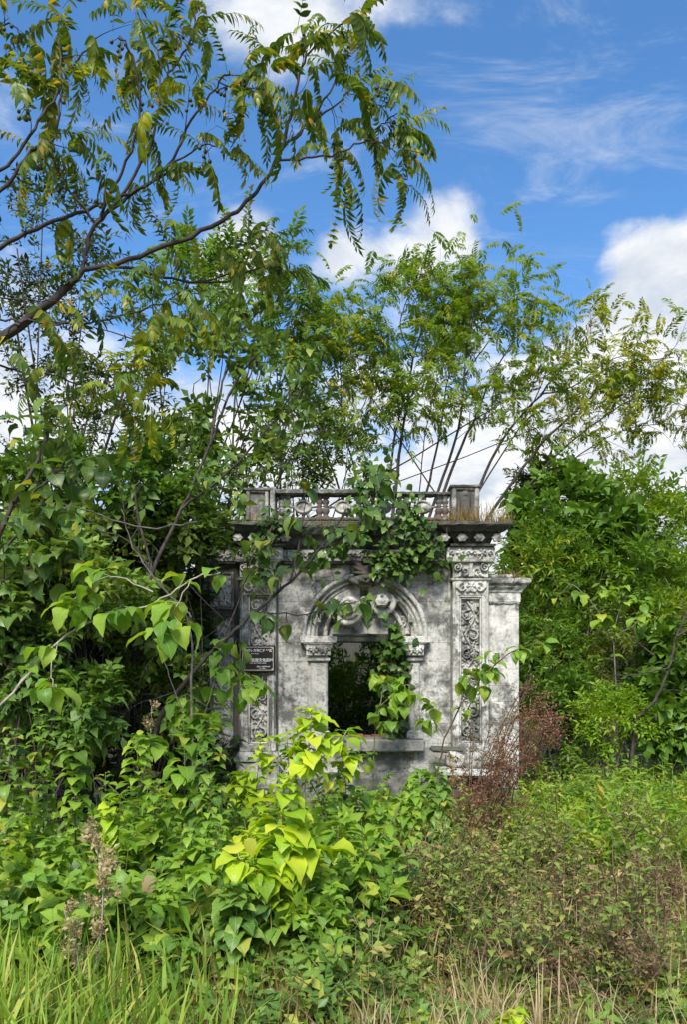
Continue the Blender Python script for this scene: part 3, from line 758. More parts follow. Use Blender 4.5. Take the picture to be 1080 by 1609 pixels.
# ================================================================== sign
def make_sign():
    Y = YF-.145; cx, cz = bx(405, Y), bz(1035, Y); W_, H_ = bx(432, Y)-bx(378, Y), bz(1014, Y)-bz(1056, Y)
    t = thing('plaque', 'black granite heritage plaque with white Chinese lettering fixed to the left pilaster', 'sign', (cx, Y, cz))
    g = Geo(); box(g, -W_/2, W_/2, -.015, .03, -H_/2, H_/2, .006); part('board', g, 'sign_black', t)
    g = Geo(); i = .022; b = .010; yy = -.0185
    x0, x1, z0, z1 = -W_/2+i, W_/2-i, -H_/2+i, H_/2-i
    for (p, q, e, h) in ((x0, x0+b, z0, z1), (x1-b, x1, z0, z1), (x0+b, x1-b, z0, z0+b), (x0+b, x1-b, z1-b, z1)): box(g, p, q, yy, -.0152, e, h, .001)
    for sx_ in (-1, 1):
        for sz_ in (-1, 1):     # little corner fillets
            X = sx_*(W_/2-i-b); Z = sz_*(H_/2-i-b); g.add([(X, yy, Z), (X-sx_*.028, yy, Z), (X, yy, Z-sz_*.028)], None, [[0, 1, 2] if sx_*sz_ > 0 else [0, 2, 1]])
    part('border', g, 'sign_gold', t)
    def text(s, x, z, size, name='lettering', align='CENTER', bold=.0):
        c = bpy.data.curves.new(name, 'FONT'); c.body = s; c.size = size; c.align_x = align; c.align_y = 'CENTER'; c.offset = bold
        o = bpy.data.objects.new('tmp', c); COL.objects.link(o)
        dg = bpy.context.evaluated_depsgraph_get(); me = bpy.data.meshes.new_from_object(o.evaluated_get(dg)); me.name = name
        bpy.data.objects.remove(o); bpy.data.curves.remove(c)
        me.materials.clear(); me.materials.append(M['sign_white'])
        q = link(name, me, t); q.location = (x, -.0172, z); q.rotation_euler = (R(90), 0, 0); return q
    text('梧州市文物保护单位', 0.0, H_*.30, .044, bold=.0009)
    text('WENWU BAOHU', -.045, H_*.185, .014, bold=.0004)
    text('李村民居文化旧址', .01, -H_*.06, .052, bold=.0014)
    text('LICUN MINJU WENHUA JIUZHI', -.0, -H_*.165, .017, bold=.0004)
    text('梧州市人民政府公布', .08, -H_*.30, .021, bold=.0006)
    text('二〇一〇年立', .06, -H_*.37, .016, bold=.0005)
make_sign()
# ================================================================== leaf materials (leaf base colours; the dark one also paints shade in the left hollow)
def lm(name, stops, gain=1.8, **k): M[name] = leaf_mat(name, [(p, (c[0]*gain*1.08, c[1]*gain, c[2]*gain*.85)) for p, c in stops], **k)
lm('china_leaf', [(0, (.036, .072, .014)), (.45, (.066, .118, .020)), (.8, (.115, .155, .024)), (.93, (.19, .20, .03)), (1, (.36, .24, .03))], transl=.38, rough=.42)
lm('china_yellow', [(0, (.09, .15, .02)), (.6, (.19, .24, .025)), (1, (.32, .31, .03))], transl=.45)
lm('back_leaf', [(0, (.065, .13, .020)), (.45, (.115, .185, .026)), (.8, (.175, .22, .026)), (1, (.24, .22, .028))], transl=.5)
lm('back_leaf_green', [(0, (.05, .11, .025)), (.6, (.09, .17, .030)), (1, (.15, .21, .03))], transl=.5)
lm('dark_and_shade_leaf', [(0, (.018, .033, .011)), (.6, (.034, .058, .016)), (.95, (.05, .075, .02)), (1, (.10, .09, .02))], transl=.25, rough=.4)  # naturally dark foliage, and painted shade for shrubs in the left hollow
lm('mid_leaf', [(0, (.028, .056, .015)), (.6, (.058, .108, .024)), (1, (.12, .17, .035))], transl=.3, rough=.42)
lm('big_leaf', [(0, (.028, .062, .017)), (.5, (.055, .115, .026)), (.9, (.10, .17, .035)), (1, (.20, .20, .03))], transl=.36, rough=.38, vein=.4, spec=.4, spots=.5)
lm('big_bright', [(0, (.065, .15, .022)), (.5, (.125, .235, .028)), (.95, (.18, .27, .035)), (1, (.26, .29, .04))], transl=.42, rough=.42, vein=.5, spots=.45)
lm('big_lime', [(0, (.14, .25, .015)), (.5, (.23, .34, .018)), (.96, (.31, .38, .025)), (1, (.33, .35, .04))], transl=.42, rough=.42, vein=.5, spots=.35)
lm('nettle_leaf', [(0, (.040, .100, .022)), (.5, (.080, .165, .030)), (.9, (.14, .22, .045)), (1, (.25, .26, .05))], transl=.36, rough=.42, vein=.5, spots=.4)
lm('bright_weed', [(0, (.07, .15, .018)), (.5, (.12, .22, .022)), (.85, (.18, .26, .03)), (1, (.26, .24, .04))], transl=.4)
lm('weed', [(0, (.07, .115, .024)), (.45, (.13, .19, .040)), (.75, (.20, .235, .065)), (.9, (.26, .22, .09)), (1, (.20, .13, .07))], transl=.34, spots=.4)
lm('grass_green', [(0, (.07, .14, .018)), (.5, (.13, .215, .028)), (.85, (.20, .27, .05)), (1, (.32, .29, .11))], transl=.35)
lm('grass_dry', [(0, (.13, .085, .04)), (.4, (.22, .15, .07)), (.75, (.33, .25, .12)), (1, (.16, .17, .05))], gain=1.0, transl=.3, rough=.7)
lm('grass_ochre', [(0, (.20, .13, .06)), (.45, (.33, .24, .12)), (.8, (.42, .34, .19)), (1, (.15, .18, .05))], gain=1.0, transl=.4, rough=.7)
lm('fern_leaf', [(0, (.04, .085, .015)), (.6, (.08, .14, .022)), (1, (.17, .19, .04))], transl=.35)
lm('rust_leaf', [(0, (.12, .045, .036)), (.5, (.20, .095, .072)), (.8, (.30, .19, .14)), (1, (.36, .25, .18))], gain=1.0, transl=.25, rough=.75)
lm('pale_dry', [(0, (.30, .24, .15)), (.6, (.42, .36, .24)), (1, (.5, .44, .3))], gain=1.0, transl=.25, rough=.8)
lm('brown_dead', [(0, (.10, .065, .042)), (.5, (.20, .14, .095)), (1, (.34, .26, .18))], gain=1.0, transl=.2, rough=.85)
lm('litter', [(0, (.05, .033, .02)), (.5, (.12, .08, .05)), (.85, (.22, .16, .10)), (1, (.34, .27, .17))], gain=1.0, transl=.15, rough=.85)
lm('vine_leaf', [(0, (.018, .045, .012)), (.6, (.04, .09, .02)), (1, (.085, .15, .03))], transl=.32, rough=.38, vein=.25)
lm('bush_yellow', [(0, (.05, .115, .016)), (.5, (.092, .172, .022)), (1, (.165, .215, .028))], transl=.45)
lm('bush_green', [(0, (.035, .08, .015)), (.5, (.065, .13, .022)), (1, (.085, .16, .025))], transl=.35, rough=.4)

# ================================================================== leaf templates
PROF = {
    'ovate': ([0, .05, .16, .32, .5, .7, .87, 1], [.03, .18, .30, .36, .32, .20, .07, .0]),
    'heart': ([-.05, .04, .14, .30, .5, .7, .87, 1], [.13, .28, .36, .39, .32, .18, .055, .0]),
    'lobed': ([0, .06, .18, .28, .38, .5, .62, .8, 1], [.06, .28, .44, .50, .34, .30, .30, .14, .0]),
    'lance': ([0, .12, .35, .6, .85, 1], [.02, .10, .155, .13, .05, .0]),
    'ellip': ([0, .2, .5, .8, 1], [.03, .22, .30, .2, .0]),
}
def leaf_tpl(prof='ovate', a0=.2, a1=-1.2, pet=.35, pa=.5, fold=.25, ripple=.03, seed=0, wsc=1.0, twist=0.0, petw=.012):
    """leaf along +Y from the origin, normal +Z. a0,a1: pitch at blade base and tip; pa: pitch of the petiole"""
    r = np.random.default_rng(seed); ts, ws = PROF[prof]; ts = np.array(ts, float); ws = np.array(ws, float)*wsc
    V = []; Q = []; T = []; L = []
    c = np.array([0., 0., 0.])
    if pet > 0:
        e = np.array([0, math.cos(pa)*pet, math.sin(pa)*pet]); m_ = e*.5+np.array([0, 0, .05*pet]); w_ = petw
        V += [(-w_, 0, 0), (w_, 0, 0), (m_[0]-w_, m_[1], m_[2]), (m_[0]+w_, m_[1], m_[2]), (-w_, e[1], e[2]), (w_, e[1], e[2])]
        Q += [[0, 1, 3, 2], [2, 3, 5, 4]]; L += [(0, .5, 0)]*6; c = e
    b = len(V); t0 = ts[0]; prev = 0.0
    pos = c.copy(); rows = len(ts); ph = r.random(4)*6.28
    for i, (t, wd) in enumerate(zip(ts, ws)):
        a = a0+(a1-a0)*max(0, t)**.85
        if i: 
            dt = t-ts[i-1]; am = a0+(a1-a0)*max(0, (t+ts[i-1])/2)**.85
            pos = pos+np.array([0, math.cos(am), math.sin(am)])*dt
        else: pos = c+np.array([0, math.cos(a0), math.sin(a0)])*t
        n = np.array([0, -math.sin(a), math.cos(a)]); tw = twist*t
        jag = 1+.10*r.normal(size=3)*(0 < i < rows-1)
        for s in (-1, 0, 1):
            wd_ = wd*jag[s+1]
            off = np.array([s*wd_*math.cos(fold), 0, 0])+n*(abs(s)*wd_*math.sin(fold)+(ripple*math.sin(ph[s+1]+t*9+s) if s else 0)+s*wd*tw)
            base = pos.copy()
            if i == 0 and s == 0 and t < 0: base = c
            V.append(tuple(base+off)); L.append((s, max(t, 0), 0))
    for i in range(rows-1):
        for s in (0, 1):
            k = b+i*3+s
            if i == rows-2: T.append([k, k+1, k+4] if s == 0 else [k, k+1, b+(rows-1)*3+1])
            else: Q.append([k, k+1, k+4, k+3])
    return (np.array(V), np.array(Q, int).reshape(-1, 4), np.array(T, int).reshape(-1, 3), np.array(L))
def tpl_from(g): return g.arrays()
def mini_leaf(w=.3, droop=.2, fold=.1):
    V = np.array([(0, 0, 0), (-w/2, .42, fold), (0, .5, 0.), (w/2, .42, fold), (0, 1, -droop)])
    T = np.array([[0, 2, 1], [0, 3, 2], [1, 2, 4], [2, 3, 4]])
    return V, np.zeros((0, 4), int), T, np.array([(0, 0, 0), (-1, .4, 0), (0, .5, 0), (1, .4, 0), (0, 1, 0)])
ML = mini_leaf(.34, .12, .06); MLn = mini_leaf(.24, .22, .04); MLw = mini_leaf(.55, .15, .08)

def frond_tpl(npair=8, droop=1.6, a0=.3, ll=.30, hang=.8, tpl=MLn, seed=0, rach=.008, wob_=.1, sub=False):
    """pinnate leaf of unit length along +Y; leaflets hang"""
    r = np.random.default_rng(seed); g = Geo(); n = 14; pts = []; pos = np.zeros(3); bend = r.normal()*.25
    for i in range(n):
        t = i/(n-1); a = a0-droop*t
        pts.append(pos.copy()); pos = pos+np.array([math.sin(bend*t), math.cos(a), math.sin(a)])/n
    pts = np.array(pts); tube(g, pts, np.linspace(rach, rach*.35, n), 3, 0.0, False)
    D = []; U = []; S = []; Lc = []
    tg = nz3(np.gradient(pts, axis=0))
    for k in range(npair):
        t = .18+.78*k/(npair-1); i = t*(n-1); i0 = int(i); f = i-i0; p = pts[i0]*(1-f)+pts[min(i0+1, n-1)]*f; tn = tg[i0]
        for s in (-1, 1):
            side = np.array([s, 0, 0])*1.0; d_ = side*.75+tn*.55+np.array([0, 0, -hang])*(.6+.8*r.random())+r.normal(size=3)*wob_
            D.append(d_); U.append(np.cross(d_, side)*s*-1+np.array([0, 0, .6])+r.normal(size=3)*.25); S.append(ll*(1.05-.45*abs(t-.45))*(.8+.4*r.random())); Lc.append(p)
    D.append(tg[-1]+np.array([0, 0, -hang*.5])); U.append((0, 0, 1)); S.append(ll*.9); Lc.append(pts[-1])
    g.scatter(tpl, frames(np.array(D), np.array(U), np.array(S)), np.array(Lc), r.random(len(D))*.6)
    return g
def spray_tpl(n=9, L=1.0, ll=.38, tpl=ML, seed=0, spread=.9, droop=.3, rach=.008):
    """short leafy twig along +Y"""
    r = np.random.default_rng(seed); g = Geo(); k = 6; a = r.normal()*.3
    pts = np.array([(.25*a*t*t, t*L, -.15*t*t*L+.04*math.sin(5*t)) for t in np.linspace(0, 1, k)]); tube(g, pts, np.linspace(rach, rach*.4, k), 3, 0, False)
    D = []; S = []; Lc = []
    for i in range(n):
        t = .15+.85*(i+.5)/n; p = np.array([np.interp(t, np.linspace(0, 1, k), pts[:, j]) for j in range(3)])
        ph = i*2.4+r.random()*.8; d_ = np.array([math.cos(ph)*spread, .55, math.sin(ph)*spread*.6+.15-droop*r.random()]); D.append(d_); S.append(ll*(.7+.5*r.random())); Lc.append(p)
    D = np.array(D); U = np.tile((0, 0, 1.), (n, 1))+r.normal(size=(n, 3))*.35
    g.scatter(tpl, frames(D, U, np.array(S)), np.array(Lc), r.random(n)*.5)
    return g
FRONDS = [frond_tpl(8+i % 3, 1.2+.25*(i % 4), .35-.12*(i % 3), .27, .9, MLn, i).arrays() for i in range(6)]
FRONDS_AIRY = [frond_tpl(8+i % 2, .9+.25*(i % 3), .3, .29, .3, ML, 20+i, .006).arrays() for i in range(5)]
SPRAYS = [spray_tpl(9+i % 3, 1., .36, ML, 40+i).arrays() for i in range(5)]
SPRAYS_N = [spray_tpl(11+i % 3, 1., .40, MLn, 50+i, droop=.5).arrays() for i in range(5)]
SPRAYS_W = [spray_tpl(7+i % 3, 1., .5, MLw, 60+i, droop=.6).arrays() for i in range(5)]
BIGT = [leaf_tpl(p, .25-.3*k, -1.0-.3*k, .30, .35-.25*k, .16+.1*k, .045, 70+i, 1.0, .28*(k-1)+.12*((i % 3)-1)) for i, (p, k) in enumerate([('ovate', 0), ('heart', 0), ('lobed', 0), ('ovate', 1), ('heart', 1), ('lobed', 1), ('heart', 2), ('ovate', 2)])]
def joined_spray(tpls, n, L, ll, seed, hang=.6):
    r = np.random.default_rng(seed); g = Geo(); tube(g, [(0, 0, 0), (0, L*.5, .03), (0, L, -.05)], [.012, .01, .005], 3, 0, False)
    for i in range(n):
        t = .2+.8*(i+.5)/n; ph = i*2.4; d_ = np.array([[math.cos(ph), .5, math.sin(ph)*.4-.1]])
        g.scatter(tpls[r.integers(len(tpls))], frames(d_, np.array([[0, 0, 1.]])+r.normal(size=(1, 3))*.2, [ll*(.7+.5*r.random())]), np.array([[0, t*L, 0]]), [r.random()*.6])
    return g.arrays()
def cheap_big(w=.8, droop=.35):
    V = np.array([(0, 0, 0), (-w*.42, .25, .05), (0, .28, 0), (w*.42, .25, .05), (-w*.3, .62, -.03), (0, .62, -.08), (w*.3, .62, -.03), (0, 1, -droop)])
    Q = np.array([[1, 2, 5, 4], [2, 3, 6, 5]]); T = np.array([[0, 2, 1], [0, 3, 2], [4, 5, 7], [5, 6, 7]])
    return V, Q, T, np.array([(0, 0, 0), (-1, .25, 0), (0, .28, 0), (1, .25, 0), (-1, .62, 0), (0, .62, 0), (1, .62, 0), (0, 1, 0)])
CB = cheap_big()
SPRAYS_BIG = [spray_tpl(7+i % 2, 1., .52, CB, 80+i, droop=.8, spread=1.0).arrays() for i in range(5)]

LEAFMESH = {}
def big_meshes(matname):
    if matname not in LEAFMESH:
        LEAFMESH[matname] = []
        for t in BIGT:
            g = Geo(); g.add(*t[:1], t[1], t[2], t[3]); LEAFMESH[matname].append(g.mesh('leaf', matname, True))
    return LEAFMESH[matname]
def put_leaf(parent, me, loc, d_, up, s, name='leaf'):
    m = frames(np.array([d_]), np.array([up]), [s])[0]
    mt = Matrix(((m[0, 0], m[0, 1], m[0, 2], loc[0]), (m[1, 0], m[1, 1], m[1, 2], loc[1]), (m[2, 0], m[2, 1], m[2, 2], loc[2]), (0, 0, 0, 1)))
    return link(name, me, parent, mtx=mt)

# ================================================================== trees traced as limbs
def limb_pts(px, Y, Y1=None, per=5, wig=.006):
    wig = min(wig, .006)
    n = len(px); Ys = np.linspace(Y, Y if Y1 is None else Y1, n)
    p = catmull([P(a, b, yy) for (a, b), yy in zip(px, Ys)], per)
    p[1:-1] += rng.normal(size=p[1:-1].shape)*wig*np.array([1, 1, 1]); return p
def sub_twigs(g, pts, n, L, r, tmin=.3, up=.15, spread=.9, tips=None, sides=4, gens=1, L2=.5, down=0.0):
    """random twigs along a limb; returns list of (pos, dir) leaf sites"""
    sites = [] if tips is None else tips; m = len(pts)
    for k in range(n):
        t = tmin+(1-tmin)*(k+rng.random())/n; i = min(int(t*(m-1)), m-2); f = t*(m-1)-i; p = pts[i]*(1-f)+pts[i+1]*f
        tg = nz3(pts[i+1]-pts[i]); d_ = nz3(tg*.6+rdir(1)[0]*spread+np.array([0, 0, up]))
        l = L*(.6+.7*rng.random())*(1-.4*t); bend = rng.normal(size=3)*.25+np.array([0, 0, -down])
        q = np.array([p+d_*l*s+bend*l*s*s for s in np.linspace(0, 1, 5)])
        tube(g, q, np.linspace(r, r*.35, 5), sides, 0)
        if gens > 1: sub_twigs(g, q, 3, L*L2, r*.5, .35, up, spread, sites, 3, gens-1, L2, down)
        for s in (.45, .75, 1.0): sites.append((p+d_*l*s+bend*l*s*s, d_))
    return sites

def scatter_fronds(g, sites, tpls, per, size, droop=.0, jit=.05):
    pos = []; D = []
    for (p, d_) in sites:
        for k in range(per):
            v = nz3(d_*.5+rdir(1)[0]*.9+np.array([0, 0, -droop])); D.append(v); pos.append(p+rng.normal(size=3)*jit)
    pos = np.array(pos); D = np.array(D); N = len(pos); ch = rng.integers(len(tpls), size=N)
    hue = np.mod(.5*np.sin(pos[:, 0]*2.3+1.)*np.sin(pos[:, 2]*2.9)*np.cos(pos[:, 1]*1.7)*.6+.5+rng.normal(size=N)*.15, 1.0)
    hue = np.clip(hue, .02, .98)
    for c in range(len(tpls)):
        k = ch == c
        g.scatter(tpls[c], frames(D[k], np.tile((0, 0, 1.), (k.sum(), 1))+rng.normal(size=(k.sum(), 3))*.15, size*(.7+.6*rng.random(k.sum()))), pos[k], hue[k]*.75)

# ------------------------------------------------------------------ bushes and crowns
def crown_points(ells, n, clump=12, shell=.55):
    """positions and outward directions spread in clumps through ellipsoids [(centre, (rx,ry,rz))]"""
    vol = np.array([e[1][0]*e[1][2] for e in ells]); vol = vol/vol.sum(); P_ = []; D_ = []
    for (c, r), f in zip(ells, vol):
        m = max(8, int(n*f)); K = max(3, m//clump); dd = rdir(K, .1); lob = 1+.22*np.sin(dd[:, 0]*5+c[0])*np.cos(dd[:, 2]*6+c[2])
        cc = c+dd*(shell+(1-shell)*rng.random(K)**.6)[:, None]*lob[:, None]*np.array(r)
        k = rng.integers(K, size=m); p = cc[k]+rng.normal(size=(m, 3))*np.array(r)*.13
        P_.append(p); D_.append(nz3((p-c)/np.array(r)**1.0)*.7+np.array([0, 0, .25]))
    return np.concatenate(P_), np.concatenate(D_)
def bush(name, label, cat, ells, n, tpls, mat, size, group=None, droop=.2, stems=8, bark='bark_grey', base=None, stem_r=.025, shell=.5, clump=12, crown='crown'):
    """ells: [(px,py,Y,rx_px,rz_px[,ry_m])]"""
    E = []
    for e in ells:
        px, py, Y, rx, rz = e[:5]; c = P(px, py, Y); E.append((c, (rx/F*Y, e[5] if len(e) > 5 else max(rx, rz)/F*Y*.8, rz/F*Y)))
    bX = base[0] if base else E[0][0][0]; bY = base[1] if base else E[0][0][1]
    B = np.array([bX, bY, float(gz(bX, bY))-.03]); t = thing(name, label, cat, B, group)
    pos, D = crown_points(E, n, clump, shell)
    keep = pos[:, 2] > gz(pos[:, 0], pos[:, 1])+.03; pos, D = pos[keep], D[keep]; N = len(pos)
    D = nz3(D+rdir(N)*.75+np.array([0, 0, -droop])); ch = rng.integers(len(tpls), size=N)
    hue = np.clip(.5+.3*np.sin(pos[:, 0]*3.1+pos[:, 1])*np.sin(pos[:, 2]*3.7+1)+rng.normal(size=N)*.16, .02, .98)
    g = Geo()
    for c in range(len(tpls)):
        k = ch == c; m = int(k.sum())
        g.scatter(tpls[c], frames(D[k], np.tile((0, 0, 1.), (m, 1))+rng.normal(size=(m, 3))*.2, size*(.65+.7*rng.random(m))), pos[k]-B, hue[k]*.8)
    part(crown, g, mat, t, True, 'stuff')
    if stems:
        g = Geo()
        for k in range(stems):
            q = pos[rng.integers(N)]; mid = (B+q)/2+rng.normal(size=3)*.12*np.linalg.norm(q-B)*.5; s0 = B+rng.normal(size=3)*np.array([.12, .12, 0])
            pts = catmull([s0, s0*.6+mid*.4+rng.normal(size=3)*.05, mid, q], 4)-B; r0 = stem_r*(.6+.8*rng.random())
            tube(g, pts, np.linspace(r0, r0*.25, len(pts)), 6)
            sub_twigs(g, pts, 4, .25*np.linalg.norm(q-B), r0*.35, .4)
        part('trunk' if cat == 'tree' else 'stem', g, bark, t, True)
    return t
# ================================================================== the chinaberry leaning in from the left (branches overhead)
def chinaberry():
    base = np.array([-3.15, 4.3, float(gz(-3.15, 4.3))]); t = thing('chinaberry_tree', 'dark limbed tree with hanging feathery leaves and small berries arching in overhead from the left', 'tree', base)
    g = Geo()
    Y = 4.6
    main = catmull(np.vstack([[base], [base+np.array([-.05, .05, 1.2])], [P(-190, 690, 4.5)], [P(-90, 590, 4.55)], limb_pts([(0, 532), (60, 492), (105, 453), (130, 424)], Y, per=2)]), 4)
    tube(g, main, np.linspace(.040, .016, len(main)), 9)
    part('trunk', Geo2(g, base), 'bark_dark', t, True)
    L = [  # (points px, Y0, Y1, r0, r1, n twigs)
        ([(130, 424), (200, 408), (300, 372), (360, 338), (405, 300), (432, 252), (442, 236)], 4.6, 4.9, .018, .012, 0),
        ([(442, 236), (470, 205), (520, 170), (555, 140)], 4.9, 5.2, .012, .005, 4),
        ([(442, 236), (456, 185), (466, 140), (480, 90), (510, 60), (545, 30)], 4.9, 4.7, .014, .005, 5),
        ([(442, 236), (480, 200), (525, 130), (545, 80), (560, 40)], 4.9, 5.1, .010, .005, 5),
        ([(432, 254), (480, 250), (530, 240), (575, 220), (600, 196), (625, 178)], 4.9, 4.8, .009, .004, 6),
        ([(575, 220), (605, 226), (625, 240)], 4.8, 4.7, .007, .003, 3),
        ([(130, 424), (134, 395), (150, 350), (190, 318), (215, 296)], 4.6, 4.7, .017, .011, 0),
        ([(150, 352), (170, 310), (205, 240), (222, 160), (205, 85), (185, 60)], 4.6, 4.3, .012, .005, 4),
        ([(150, 352), (190, 310), (240, 220), (252, 140), (245, 80), (215, 20)], 4.65, 4.9, .014, .005, 5),
        ([(252, 140), (275, 100), (300, 55), (310, 10)], 4.9, 5.0, .010, .004, 4),
        ([(190, 318), (262, 262), (300, 190), (345, 130), (360, 112)], 4.7, 4.5, .012, .005, 4),
        ([(262, 262), (320, 230), (350, 228)], 4.6, 4.5, .008, .003, 3),
        ([(345, 130), (385, 140), (420, 130)], 4.5, 4.5, .005, .003, 3),
        ([(-60, 420), (0, 388), (70, 355), (150, 325), (215, 297), (280, 265)], 4.5, 4.7, .018, .008, 3),
        ([(-60, 330), (0, 300), (50, 240), (85, 215), (100, 130), (150, 60)], 4.3, 4.5, .015, .005, 5),
        ([(-40, 300), (20, 250), (60, 190), (95, 140), (92, 60), (90, 25)], 4.2, 4.4, .012, .004, 5),
        ([(150, 350), (110, 300), (80, 240), (78, 190)], 4.6, 4.4, .009, .004, 4),
        ([(-50, 120), (0, 48), (20, 40), (35, 60)], 4.3, 4.4, .007, .003, 3),
        ([(130, 424), (200, 420), (270, 440), (340, 444), (400, 425), (440, 420)], 4.6, 5.4, .013, .005, 9),
        ([(300, 444), (360, 430), (400, 395), (415, 380)], 5.0, 5.4, .007, .003, 4),
        ([(0, 530), (40, 505), (110, 507), (180, 500), (250, 478), (285, 458)], 4.5, 4.9, .010, .004, 9),
        ([(-40, 505), (20, 503), (70, 508), (110, 507)], 4.4, 4.5, .008, .006, 0),
        ([(-60, 566), (0, 575), (60, 588), (120, 586), (190, 586)], 4.4, 4.9, .010, .003, 5),
        ([(90, 590), (140, 612), (180, 633), (230, 628), (245, 615)], 4.6, 4.9, .006, .003, 6),
        ([(-40, 475), (60, 470), (90, 475), (60, 472)][:3], 4.4, 4.5, .006, .003, 2),
    ]
    sites = []; g = Geo(); lg = []
    for px, y0, y1, r0, r1, nt in L:
        p = limb_pts(px, y0, y1, 5, .006); q = Geo(); tube(q, p, np.linspace(r0*.82, r1*.82, len(p)), 7)
        s = sub_twigs(q, p, nt, .24, r1*.7, .30, .1, .8, None, 4, 1, .5, .15) if nt else []
        if nt: s.append((p[-1], nz3(p[-1]-p[-3])))
        part('limb', Geo2(q, base), 'bark_dark', t, True); sites.append(s)
    allS = [x for s in sites for x in s]
    low = [x for x in allS]
    fm = [(lambda gg: gg)(None)]
    meshes = []
    for i in range(7):
        gg = frond_tpl(9+i % 3, .9+.25*(i % 4), .4-.16*(i % 3), .215, 1.1, leaflet, 120+i, .005, .22); meshes.append(gg.mesh('leaf', 'china_leaf', True))
    ym = []
    for i in range(3):
        gg = frond_tpl(10, 1.5, .3, .21, 1.1, leaflet, 140+i, .005, .22); ym.append(gg.mesh('leaf', 'china_yellow', True))
    random.shuffle(allS); cnt = 0
    per = 296/len(allS)
    for (p, d_) in allS:
        k = int(per)+(rng.random() < per-int(per))
        for _ in range(k):
            v = nz3(np.array(d_)*.55+rdir(1)[0]*.85+np.array([0, 0, -.15])); px = (p[0]/p[1])*F+CX; py = HOR-(p[2]-CAM_H)/p[1]*F
            yel = (py > 420 and 150 < px < 420 and rng.random() < .7) or (py < 240 and rng.random() < .05)
            put_leaf(t, (ym if yel else meshes)[rng.integers(3 if yel else 7)], p-base+rng.normal(size=3)*.02, v, np.array([0, 0, 1.])+rng.normal(size=3)*.15, .27+.13*rng.random()); cnt += 1
    g = Geo(); extra = [meshtpl(9+i % 3, 1.0+.22*(i % 4), .35-.14*(i % 3), 120+i) for i in range(5)]
    idx = rng.integers(len(allS), size=70); pos = np.array([allS[i][0] for i in idx])+rng.normal(size=(70, 3))*.03; D = nz3(np.array([allS[i][1] for i in idx])*.5+rdir(70)*.85+np.array([0, 0, -.15])); ch = rng.integers(5, size=70)
    for c in range(5):
        k = ch == c; g.scatter(extra[c], frames(D[k], np.tile((0, 0, 1.), (int(k.sum()), 1)), .30+.16*rng.random(int(k.sum()))), pos[k]-base, rng.random(int(k.sum())))
    part('foliage', g, 'china_leaf', t, True, 'stuff')
    # berries in small bunches
    g = Geo(); ico = boss_geo(1.0)
    n, m = 6, 4; V = [(math.sin(math.pi*i/m)*math.cos(2*math.pi*j/n), math.sin(math.pi*i/m)*math.sin(2*math.pi*j/n), math.cos(math.pi*i/m)) for i in range(m+1) for j in range(n)]
    Q = [[i*n+j, (i+1)*n+j, (i+1)*n+(j+1) % n, i*n+(j+1) % n] for i in range(m) for j in range(n)]
    tp = (np.array(V), np.array(Q), np.zeros((0, 3), int), np.zeros((len(V), 3)))
    pos = []
    for i in rng.choice(len(allS), 46):
        p, d_ = allS[i]
        if HOR-(p[2]-CAM_H)/p[1]*F > 330: continue
        for k in range(rng.integers(2, 6)):
            q = p+rng.normal(size=3)*np.array([.03, .03, .03])+np.array([0, 0, -.05-.05*rng.random()]); pos.append(q-base); tube(g, [p-base, (p+q)/2-base+np.array([.008, 0, .0]), q-base], .0022, 3, 0, False)
    pos = np.array(pos); s = .0105+.003*rng.random(len(pos)); g.scatter(tp, np.eye(3)[None]*s[:, None, None], pos); part('berries', g, 'berry', t, True, 'stuff')
def Geo2(g, base):
    for v in g.V: v -= base
    return g
def meshtpl(n, dr, a, sd): return frond_tpl(n+2, dr, a, .18, .9, MLn, sd, .005, .22).arrays()
leaflet = leaf_tpl('lance', .1, -.5, .0, 0, .2, .01, 5, 1.2)
chinaberry()

# ================================================================== slender many-stemmed trees behind the ruin
def stem_tree(label, Y, stems, n, size, mat, tpls, base_px, group=None, extra=None, tw=6, L=1.15, per=2, tmin=.42):
    bxx = (base_px-CX)/F*Y; B = np.array([bxx, Y, float(gz(bxx, Y))-.05]); t = thing('slender_tree', label, 'tree', B, group)
    sites = []
    for k, (px, r0, r1, dY) in enumerate(stems):
        px = [(a, b if b > 700 else 700-(700-b)*.84) for a, b in px]
        p = limb_pts(px, Y, Y+dY, 5, .008)
        if px[0][1] > 640:
            top = p[0]; dr_ = p[0]-p[2]; j = p[0]+dr_/max(-dr_[2], .05)*.5*(top[2]-B[2])*np.array([.8, 1, 1]); p = np.vstack([catmull([B+rng.normal(size=3)*np.array([.12, .12, 0]), j, top], 4)[:-1], p])
        g = Geo(); tube(g, p, np.linspace(r0*.92, r1*.8, len(p)), 6)
        s = sub_twigs(g, p, tw, L, r1*.8, tmin, .25, .8, None, 4, 2, .55, .05); s.append((p[-1], nz3(p[-1]-p[-2]))); sites += s
        part('trunk', Geo2(g, B), 'bark_dark', t, True)
    if len(sites)*per > n: 
        idx = rng.permutation(len(sites))[:max(1, n//per)]; sites = [sites[i] for i in idx]
    g = Geo(); scatter_fronds(g, sites, tpls, per, size, .1, .16); part('crown', Geo2(g, B), mat, t, True, 'stuff'); return t
